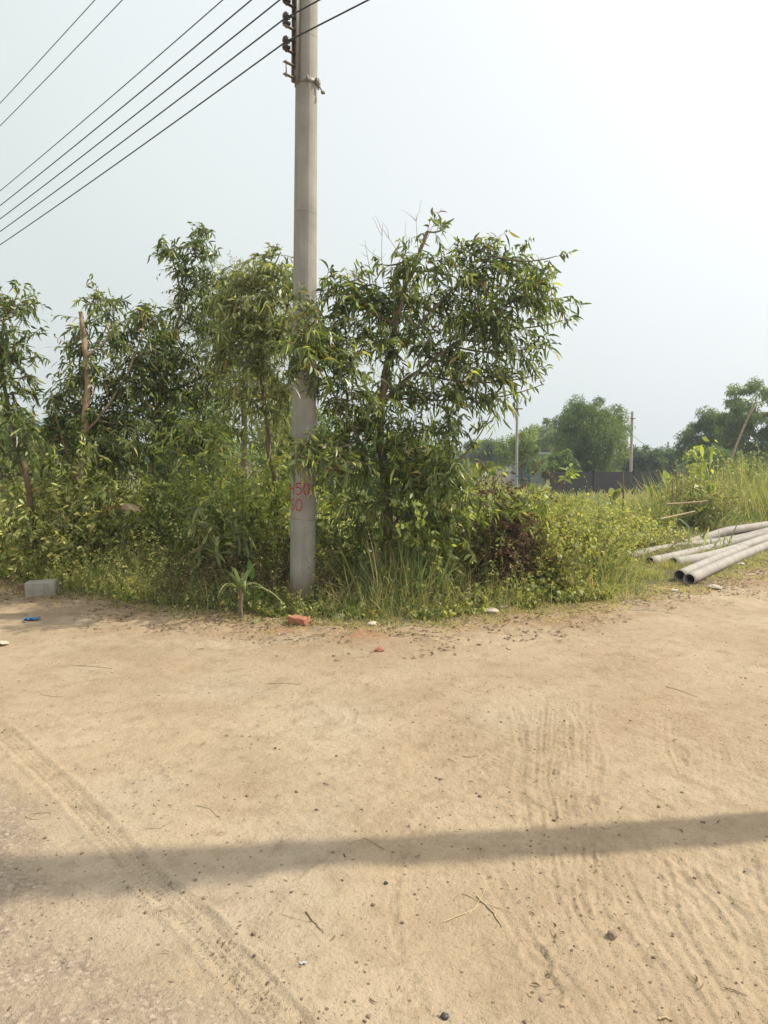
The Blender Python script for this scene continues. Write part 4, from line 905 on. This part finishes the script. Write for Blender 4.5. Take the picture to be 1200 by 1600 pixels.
one_rock(1052, 926, .05, M['pale_stone'], 'pale flat lump left below the open pipe ends', flat=.4)
one_rock(1118, 921, .07, M['pale_stone'], 'white broken lump on the dry turf below the pipes', flat=.4)
one_rock(1158, 885, .05, M['pale_stone'], 'white chip in the turf against the lower pipe', flat=.4)
one_rock(582, 979, .05, M['pale_stone'], 'cream coloured broken chunk above the spilled brick dust', flat=.5)
one_rock(594, 1016, .04, M['brick'], 'pinkish brick fragment in the brick dust at the verge', flat=.5)
one_rock(3, 1004, .06, M['pale_stone'], 'pale flat stone cut by the left edge', flat=.3)
clods = [(357, 1045), (664, 1280), (657, 1276), (682, 1205), (688, 1208), (750, 1235), (745, 1230), (872, 1267), (866, 1270), (512, 1218), (463, 1230), (390, 1145), (403, 1150), (430, 1162), (526, 1174), (508, 1216), (355, 1308), (376, 1306), (520, 1326), (535, 1370), (305, 1370), (318, 1402), (228, 1422), (223, 1393), (127, 1330), (71, 1306), (48, 1236), (146, 1155), (148, 1197), (118, 1197), (160, 1233), (495, 1255), (386, 1236), (1165, 1059), (1158, 1058), (985, 1122), (1066, 1232), (1030, 1251), (1100, 1274), (1057, 1307), (1086, 1358), (1096, 1274), (1164, 1346), (1124, 1380), (1052, 1446), (1022, 1478), (1021, 1478), (820, 1584), (846, 1549), (629, 1431), (583, 1405), (576, 1580), (570, 1588), (396, 1456), (398, 1490), (370, 1457), (447, 1372), (646, 1122), (783, 1123), (882, 1122), (600, 1198), (700, 1365), (648, 1385)]
for k, (a, b_) in enumerate(clods):
    one_rock(a, b_, float(U(.004, .009)), M['clod' if k % 3 else 'stone'], 'small dark clod lying loose on the bare sand', 'soil_clod', 'loose dark clods on the sand', .75, 'clod')
def stick(pts, r, label, key='stick', name='dry_stick', group='dry sticks and stems on the sand', lift=.004):
    r *= .6; P_ = np.array([G(*p) for p in pts]); n = len(P_); q = np.linspace(0, n - 1, (n - 1) * 5 + 1)
    p = np.stack([np.interp(q, np.arange(n), P_[:, k]) for k in range(3)], 1); p[1:-1, :2] += rng.normal(size=(len(p) - 2, 2)) * r * .4
    p[:, 2] = height(p[:, 0], p[:, 1]) + r * .6 + lift * U(.2, 1) ; p[1:-1, 2] = (p[:-2, 2] + p[2:, 2]) / 2
    g = Geo(); tubes(g, p[None], np.linspace(r, r * .55, len(p))[None], 6, cap=True); return tag(g.build(name, M[key]), label, 'stick', group)
stick([(478, 1422), (492, 1440), (506, 1455)], .0045, 'short thick stick beside the thin bicycle track, lower middle')
stick([(445, 1416), (440, 1428), (484, 1438)], .0015, 'hair-thin dead stem curling left of the short thick stick')
stick([(693, 1429), (742, 1410), (758, 1378)], .003, 'long pale straw of the forked straw bundle', 'straw')
stick([(745, 1388), (768, 1412), (784, 1437)], .0055, 'thickest leg of the forked straw bundle', 'straw')
stick([(722, 1384), (760, 1402), (800, 1416)], .002, 'brown stem crossing the forked straw bundle')
stick([(700, 1420), (735, 1415), (750, 1400)], .002, 'thin straw under the long pale one', 'straw')
stick([(112, 1037), (140, 1039), (176, 1043)], .004, 'dark stick on the sand near the left edge')
stick([(64, 1080), (82, 1084), (98, 1084)], .0025, 'thin stem below the dark stick at left')
stick([(306, 1253), (328, 1258), (345, 1273)], .002, 'bent hair-thin stem on the open sand')
stick([(416, 1062), (450, 1062), (470, 1064)], .004, 'straight brown twig in the upper middle of the sand')
stick([(600, 1318), (570, 1300), (545, 1310)], .002, 'curved dead stem crossing the left end of the shadow band')
stick([(1040, 1072), (1065, 1079), (1090, 1088)], .003, 'pale stem on the sand at upper right')
stick([(983, 1091), (1000, 1090), (1020, 1087)], .002, 'small straw at upper right beside a clod', 'straw')
stick([(860, 1440), (866, 1452), (872, 1466)], .0018, 'thin upright-looking stem right of the straw bundle')
stick([(1132, 1528), (1150, 1534), (1168, 1543)], .003, 'brown twig near the lower right corner')
stick([(722, 1171), (735, 1172), (748, 1171)], .003, 'short dark twig right of the middle')
stick([(700, 1175), (706, 1179), (712, 1182)], .003, 'shorter dark twig just left of the other in the middle')
stick([(832, 1245), (850, 1252), (880, 1270)], .0025, 'thin straw among the churned tyre marks')
stick([(980, 955), (1010, 956), (1060, 963)], .004, 'dark twig on the road below the pipes')
stick([(1030, 1577), (1042, 1578), (1052, 1579)], .007, 'stubby pale straw piece at the bottom right edge', 'straw')
stick([(270, 1278), (250, 1290), (225, 1291)], .0018, 'faint stem above the shadow band at left')
th = np.linspace(0, 2 * np.pi * .93, 24); c = G(60, 1270)
g = Geo(); q = np.stack([c[0] + .05 * np.cos(th) + .006 * np.sin(3 * th), c[1] + .032 * np.sin(th) + .008 * np.cos(2 * th)], 1); tubes(g, np.column_stack([q, height(q[:, 0], q[:, 1]) + .004])[None], .0016, 5)
tag(g.build('string_loop', M['straw']), 'loop of thin pale string lying on the sand at left', 'string')
def wrapper(px, py, s, mat, label):
    p = G(px, py); n = 7; a, b_ = np.meshgrid(np.linspace(-1, 1, n), np.linspace(-1, 1, n)); z = .22 * np.abs(vnoise(a * 2 + px, b_ * 2, .7, 3)) + .06 * vnoise(a * 5, b_ * 5 + px, .6, 4) + .08
    v = np.stack([a * s * (1 + .1 * b_), b_ * s * .5 + .1 * s * np.sin(a * 3), z * s * 1.3 + .004], -1).reshape(-1, 3)
    i = np.arange(n * n).reshape(n, n); f = np.stack([i[:-1, :-1], i[:-1, 1:], i[1:, 1:], i[1:, :-1]], -1).reshape(-1, 4)
    v2 = v - [0, 0, .0015]; g = Geo(); g.add(v, f); g.add(v2, f[:, ::-1])
    o = g.build('wrapper', mat, origin=(0, 0, 0)); o.location = (p[0], p[1], float(height(p[:1], p[1:2])[0])); o.rotation_euler = (0, 0, R(12)); tag(o, label, 'litter'); return o
wrapper(50, 967, .075, M['blue'], 'crumpled blue wrapper on the sand below the concrete block')
wrapper(40, 970, .025, M['tin'], 'white torn edge of foil touching the blue wrapper')
wrapper(474, 1501, .010, M['tin'], 'tiny silvery scrap beside the tyre track at lower middle')

# blocks
def rough_box(name, size, mat, chip, seed):
    import bmesh
    bm = bmesh.new(); bmesh.ops.create_cube(bm, size=1); bmesh.ops.subdivide_edges(bm, edges=bm.edges[:], cuts=13, use_grid_fill=True)
    for v in bm.verts:
        c = v.co; q = Vector([abs(x) * 2 for x in c]); e = sorted(q)[1]      # 1 on edges
        p = Vector((c.x * size[0], c.y * size[1], c.z * size[2]))
        nz = float(vnoise(p.x * 1.0 + p.z * .7 + seed, p.y + p.z * .9, .05, 3)); nf = float(vnoise(p.x + p.z * 1.3 + seed, p.y - p.z, .015, 4))
        k = max(0, (e - .8) / .2) ** 2
        v.co = p * (1 - k * (.035 + chip * max(0, nz))) + Vector((nf, nz, nf)) * chip * .012
    me = bpy.data.meshes.new(name); bm.to_mesh(me); bm.free(); me.materials.append(mat)
    for p_ in me.polygons: p_.use_smooth = True
    me.transform(__import__('mathutils').Matrix.Translation((0, 0, size[2] / 2)))
    o = bpy.data.objects.new(name, me); COL.objects.link(o); return o
b = G(57, 934); g = Geo()
o = rough_box('concrete_block', (.33, .19, .185), M['block'], .12, 3); o.location = (b[0] + .03, b[1] + .08, .0); o.rotation_euler = (R(1), R(-2), R(14))
tag(o, 'grey concrete block lying at the left road edge', 'block')
o = rough_box('brick', (.16, .10, .10), M['brick_old'], .3, 7); q = G(33, 928); o.location = (q[0], q[1] + .1, 0); o.rotation_euler = (0, 0, R(20)); tag(o, 'old brown brick half hidden behind the concrete block', 'brick')
o = rough_box('brick', (.205, .11, .065), M['brick'], .4, 12); q = G(466, 977); o.location = (q[0], q[1] + .06, .005); o.rotation_euler = (R(2), R(3), R(-32)); tag(o, 'orange-red brick lying in front of the concrete pole', 'brick')
# log behind block
g = Geo(); a = G(55, 905); c = G(2, 885)
tubes(g, np.array([a + [0, 0, .05], (a + c) / 2 + [0, 0, .10], c + [0, 0, .08]])[None], np.array([[.05, .06, .055]]), 12, cap=True); tag(g.build('log', M['stick']), 'grey weathered log behind the concrete block', 'log')
g = Geo()
def pipe(g, pts, Ro, Ri, k=22):
    pts = np.array(pts, float); n = len(pts); q = np.linspace(0, n - 1, (n - 1) * 8 + 1); p = np.stack([np.interp(q, np.arange(n), pts[:, j]) for j in range(3)], 1)
    for _ in range(12): p[1:-1] = (p[:-2] + 2 * p[1:-1] + p[2:]) / 4
    t = nrm(np.gradient(p, axis=0)); a = nrm(np.cross(t, [0, 0, 1.])); b_ = np.cross(t, a); an = np.arange(k) / k * 2 * np.pi
    rings = [p[:, None] + rr * (a[:, None] * np.cos(an)[:, None] + b_[:, None] * np.sin(an)[:, None]) for rr in (Ro, Ri)]
    m_ = len(p); io = np.arange(m_ * k).reshape(m_, k); ii = io + m_ * k; r1 = lambda z: np.roll(z, -1, -1)
    f = [np.stack([io[:-1], r1(io)[:-1], r1(io)[1:], io[1:]], -1).reshape(-1, 4), np.stack([ii[:-1], ii[1:], r1(ii)[1:], r1(ii)[:-1]], -1).reshape(-1, 4)]
    for e, s in ((0, 1), (-1, -1)):
        q_ = np.stack([io[e], ii[e], r1(ii[e]), r1(io[e])], -1); f.append(q_[:, ::s])
    g.add(np.concatenate(rings).reshape(-1, 3), np.concatenate(f))
PR = .072
def rp(lst): return [G(x, y, PR if len(q_) < 1 else q_[0]) for (x, y, *q_) in lst]
pipes = [
 ('nearest grey pipe with its open end lower, lying on the turf', [(1076.5, 905.5), (1130, 880.5), (1200, 851), (1330, 806)]),
 ('grey pipe against the nearest one with the wider open end showing', [(1061.5, 899.5), (1120, 873), (1200, 842), (1330, 799)]),
 ('thick dusty pipe with a dark underside behind the front pair', [(1052, 880), (1100, 872), (1150, 858.5), (1200, 840), (1300, 802)]),
 ('pipe ending in the grass left of the thick dusty pipe', [(1015, 878), (1070, 866), (1130, 852), (1200, 832), (1320, 790)]),
 ('leftmost pipe with its open end in the weeds', [(975, 871), (1030, 858), (1100, 850), (1160, 841), (1200, 829), (1300, 798)]),
 ('bent pipe bowing upward at the back of the heap', [(1068, 850.5), (1100, 841), (1135, 829), (1165, 825.5), (1200, 820), (1300, 802)]),
 ('curved pipe second from the back of the heap', [(1020, 859), (1080, 848), (1130, 839), (1165, 833), (1200, 824.5), (1300, 795)])]
for n_, (lab, pp) in enumerate(pipes):
    g = Geo(); z = PR + (.0, .0, .02, .01, .03, .02, .05)[n_]
    if n_ < 2: pts_ = [G(x, y, z) for (x, y) in pp]
    else: pts_ = [P(x, y, min(G(x, y, PR)[1], 11.2 + (x - 1000) * .008 + .12 * n_)) for (x, y) in pp[:-1]]; pts_.append(pts_[-1] + (pts_[-1] - pts_[-2]) * np.array([1.3, 1.3, .1]))
    pipe(g, pts_, PR * (1 if n_ != 2 else 1.12), PR * .9 * (1 if n_ != 2 else 1.12)); tag(g.build('plastic_pipe', M['pipe']), lab, 'pipe', 'grey pipes heaped on the turf')
g = Geo(); pipe(g, [G(-45, 868, .08), G(8, 893, .08)], .09, .08); tag(g.build('plastic_pipe', M['rust']), 'dark open pipe end at the left edge behind the block', 'pipe')
g = Geo(); v0 = G(1178, 848, .16)
one_rock(1176, 851, .05, M['dark_stone'], 'dark green lump resting on the pipes near the right edge', flat=.6).location.z = .15

# branches and stakes in the right field
def bar(name, a, b_, r, key, label, cat, group=None):
    g = Geo(); p = bez(a, b_, 9, .02, .03); tubes(g, p[None], np.linspace(r, r * .7, 9)[None], 7, cap=True); return tag(g.build(name, M[key]), label, cat, group)
bar('branch', P(1042, 788, 13), P(1105, 783, 13), .022, 'bark_pale', 'upper pale branch lying level above the deep green grass', 'branch', 'cut branches in the field')
bar('branch', P(1028, 812, 12.5), P(1086, 799, 12.5), .02, 'straw', 'lower slanting pale branch above the deep green grass', 'branch', 'cut branches in the field')
bar('stake', (P(972, 700, 13)[0], 13, 0), P(973, 735, 13), .018, 'twig', 'thin dark stake upright in the field left of the branches', 'stake', 'stakes in the field')
bar('stake', (P(1053, 700, 13.2)[0], 13.2, 0), P(1051, 748, 13.2), .014, 'twig', 'thin dark stake right at the end of the cut branches', 'stake', 'stakes in the field')

# ------------------------------------------------------------------ background
wl_, wr_ = P(862, 738, 30), P(1108, 738, 33)
def wall(label, a, b_, h):
    g = Geo(); L = math.hypot(b_[0] - a[0], b_[1] - a[1]); rz = math.atan2(b_[1] - a[1], b_[0] - a[0])
    nn = int(L / 2.2) + 1
    box(g, ((a[0] + b_[0]) / 2, (a[1] + b_[1]) / 2, h / 2), (L, .08, h), rz)
    for k in range(nn + 1):
        q = a + (b_ - a) * k / nn; box(g, (q[0], q[1], h / 2 + .02), (.1, .13, h + .06), rz)
    return tag(g.build('low_wall', M['black_wall'], smooth=False), label, 'wall', 'black walls across the field')
wall('long low black wall across the field below the round tree', wl_, wr_, float(wl_[2]))
wall('short piece of low black wall behind the reeds at right', P(1118, 738, 32), P(1180, 738, 33), .98)
def banana(px, Yd, h, lab, n=6, tt=(.3, .9)):
    b = P(px, 800, Yd); root = empty('banana_plant', (b[0], Yd, 0)); g = Geo(); tubes(g, np.array([[(0, 0, 0), (0, 0, h * .25), (0, 0, h * .45)]]), np.array([[.07, .06, .04]]), 8); g.build('stem', M['banana'], root)
    g = Geo(); az = U(0, 6.28, n); pr = (np.linspace(0, 1, 7), np.array([.12, .7, 1, 1, .9, .6, .05]))
    leaves(g, np.tile([0, 0, h * .4], (n, 1)) + 0., np.stack([np.cos(az) * .55, np.sin(az) * .4, np.full(n, 1.)], 1), h * U(.5, .75, n), .30 * h / 1.2 * U(.8, 1.1, n), U(.15, .6, n), U(*tt, n), pr, 0, side=np.stack([-np.sin(az), np.cos(az), U(-.3, .3, n)], 1))
    g.build('leaves', M['banana'], root); tag(root, lab, 'banana plant', 'banana plants in the field')
banana(1050, 22, 1.35, 'tallest banana plant in front of the black wall', 7)
banana(1018, 24, .95, 'small banana plant left of the tallest one')
banana(958, 20, .95, 'yellowing banana plant by the left stake', 6, (.8, 1))
banana(1085, 25, 1.2, 'banana plant half hidden behind the wispy bush')
banana(1168, 20, 1.75, 'green banana plant behind the reeds at the right')
banana(1058, 36, 1.7, 'banana plant rising behind the black wall', 7)

def far_tree(label, px, Yd, wpx, top, n, clumpn, key='far', lean=0, low=.1, lL=.17, tint=(0, .85), trunk=.1, group='trees on the horizon', name='tree', open_=0.0):
    m = Yd / F; b = np.array([P(px, 800, Yd)[0], Yd, 0.]); h = P(px, top, Yd)[2]; w = wpx * m
    root = empty(name, b); gb, gl = Geo(), Geo()
    tubes(gb, bez((0, 0, 0), (lean * .5, 0, h * .6), 7)[None], np.linspace(trunk, trunk * .4, 7)[None], 8)
    # clumps in an uneven ellipsoid
    c = rdir(clumpn) * (U(0, 1, clumpn) ** .42)[:, None]
    c = c * [w / 2 * .86, w / 2 * .75, h * (1 - low) / 2 * .9] + [lean, 0, h * (1 + low) / 2]
    c[:, 0] *= (1 - .25 * np.clip((c[:, 2] / h - .55) * 2, 0, 1))
    for k in range(min(clumpn, 26)):
        tubes(gb, bez((lean * .3, 0, h * U(.2, .5)), c[k], 6)[None], np.linspace(trunk * .3, .015, 6)[None], 5)
    r = U(.07, .17, clumpn) * (w + h) / 2 * (1 - open_)
    i = rng.integers(0, clumpn, n); p = c[i] + rdir(n) * (r[i] * U(.2, 1, n) ** .5)[:, None] * [1, 1, .8]
    p[:, 2] = np.maximum(p[:, 2], .05)
    cl = U(*tint, clumpn)
    leaves(gl, p, rdir(n) + [0, 0, -.2], 1.25 * lL * U(.5, 1.5, n), lL * .4, .3, np.clip(cl[i] * .6 + .4 * U(*tint, n), 0, 1), SMALL)
    gb.build('trunk', M['bark'], root); gl.build('crown', M[key], root); tag(root, label, 'tree', group); return root
far_tree('large round dense green tree in the middle of the right-hand skyline', 913, 42, 116, 611, 52000, 150, low=.0, tint=(.1, .9), lL=.11)
far_tree('thin pale side tree leaning out right of the round tree', 950, 43, 46, 624, 4500, 34, low=.15, lean=.3, tint=(.4, .9), lL=.15)
far_tree('pale hazy tree just left of the round tree', 852, 62, 66, 648, 8000, 50, tint=(.4, .9), lL=.2)
far_tree('spreading low tree with ochre leaves behind the leftmost far pole', 815, 36, 110, 668, 4500, 34, tint=(.4, 1), low=.3, lL=.14)
far_tree('low grey-green tree on the skyline left of the far pole', 760, 70, 110, 684, 8000, 50, tint=(.1, .6), lL=.24)
far_tree('dark hedge-like tree right of the round tree', 1000, 55, 80, 692, 9000, 50, tint=(0, .4), lL=.2, low=.0)
far_tree('second dark low tree left of the right-hand trees', 1045, 58, 70, 697, 8000, 46, tint=(0, .45), lL=.2, low=.0)
far_tree('bushy olive tree left of the tall airy tree at right', 1100, 44, 98, 634, 26000, 90, tint=(.1, .85), lL=.13, low=.02)
far_tree('tall airy tree with gaps near the right edge', 1160, 40, 98, 580, 16000, 90, tint=(.3, .9), lL=.13, low=.1, open_=.42)
far_tree('airy tree cut by the right edge of the photo', 1218, 39, 98, 590, 15000, 85, tint=(.3, .9), lL=.13, low=.1, open_=.42)
far_tree('small green tree between the round tree and the grey shed', 875, 38, 60, 698, 5000, 34, tint=(.2, .8), lL=.15, low=.0)
far_tree('low green thicket at the foot of the right-hand trees', 1120, 36, 150, 700, 12000, 80, tint=(.1, .8), lL=.15, low=.0)
far_tree('broad green tree behind the acacias at the far left', 20, 20, 180, 628, 14000, 80, tint=(.2, .9), lL=.12, low=.02)
far_tree('low tree in the gap between the left acacias', 130, 22, 170, 640, 12000, 70, tint=(.1, .8), lL=.12, low=.02)
far_tree('green tree behind the middle of the left acacias', 300, 18, 170, 600, 14000, 80, tint=(.2, .9), lL=.11, low=.02)
far_tree('green tree far behind the concrete pole', 470, 20, 170, 620, 14000, 80, tint=(.2, .9), lL=.12, low=.02)
far_tree('low tree far behind the large acacia', 620, 26, 200, 672, 12000, 80, tint=(.2, .9), lL=.14, low=.02)
for k, (px, Yd, wpx, top) in enumerate([(690, 110, 260, 700), (900, 120, 260, 700), (1080, 125, 240, 702), (1260, 115, 240, 696), (-60, 90, 300, 694), (200, 100, 300, 696), (450, 110, 300, 698)]):
    far_tree('distant tree forming the hazy line along the horizon', px, Yd, wpx, top, 6000, 50, tint=(.1, .6), lL=.5, low=0, trunk=.2, group='distant treeline')

def far_pole(label, px, Yd, top, r):
    h = P(px, top, Yd)[2]; b = P(px, 800, Yd); root = empty('far_pole', (b[0], Yd, 0)); g = Geo(); tubes(g, np.array([[(0, 0, 0), (0, 0, h / 2), (0, 0, h)]]), np.array([[r, r * .9, r * .8]]), 12, cap=True); g.build('shaft', M['far_concrete'], root)
    g = Geo(); box(g, (0, -.12, h - .5), (.5, .06, .06), R(20)); g.build('cross_arm', M['rust'], root); tag(root, label, 'utility pole', 'far poles on the skyline'); return (b[0], Yd, h)
far_pole('thin far pole rising just under the large acacia branch tips', 806, 34, 622, .075)
fp1 = far_pole('thin far pole right of the round tree', 984, 52, 643, .11)
fp2 = far_pole('tiny far pole between the dark low trees', 1041, 75, 690, .12)
g = Geo(); tubes(g, catenary(np.array(fp1) - [0, 0, 1.6], np.array(fp2) - [0, 0, .5], .6, 16)[None], .02, 4); tag(g.build('far_wire', M['wire']), 'thin wire sloping down between two far poles', 'wire')
for k, (ya, lab) in enumerate([(600, 'upper faint wire low in the sky at the left edge'), (606, 'lower faint wire low in the sky at the left edge')]):
    g = Geo(); tubes(g, catenary(P(-250, ya, 40), P(330, ya + 6, 46), .5, 20)[None], .012, 4); tag(g.build('far_wire', M['wire']), lab, 'wire', 'faint far wires at left')
bar('bare_stem', P(1141, 722, 30), P(1181, 628, 30), .05, 'bark_pale', 'pale bare stem leaning right in front of the tall airy tree', 'stem')
# little shed
b = P(822, 712, 40); root = empty('shed', (b[0], 40, -.35)); g = Geo(); box(g, (0, 0, 1.05), (1.9, 1.6, 2.1)); g.build('wall', M['tin'], root, smooth=False)
g = Geo(); box(g, (0, 0, 2.25), (2.3, 2.1, .06)); box(g, (0, -1.03, 2.19), (2.3, .04, .06)); g.build('roof', M['tin'], root, smooth=False); g = Geo(); box(g, (-.3, -.82, .95), (.7, .04, 1.8)); g.build('door', M['teal'], root, smooth=False)
tag(root, 'small grey shed with a teal door and flat tin roof behind the far pole', 'shed')
# haze
HZ = (-150, 150, -30, 160, -1.2, 14)
g = Geo(); box(g, ((HZ[0] + HZ[1]) / 2, (HZ[2] + HZ[3]) / 2, (HZ[4] + HZ[5]) / 2), (HZ[1] - HZ[0], HZ[3] - HZ[2], HZ[5] - HZ[4]))
m, nt, bs, out = newmat('haze_air'); nt.nodes.remove(bs); pv = N(nt, 'ShaderNodeVolumePrincipled'); pv.inputs['Color'].default_value = (.86, .92, 1, 1); pv.inputs['Density'].default_value = .0014; pv.inputs['Anisotropy'].default_value = .3
nt.links.new(pv.outputs[0], out.inputs['Volume'])
tag(g.build('haze', m, origin=(0, 0, 0), smooth=False), kind='stuff')
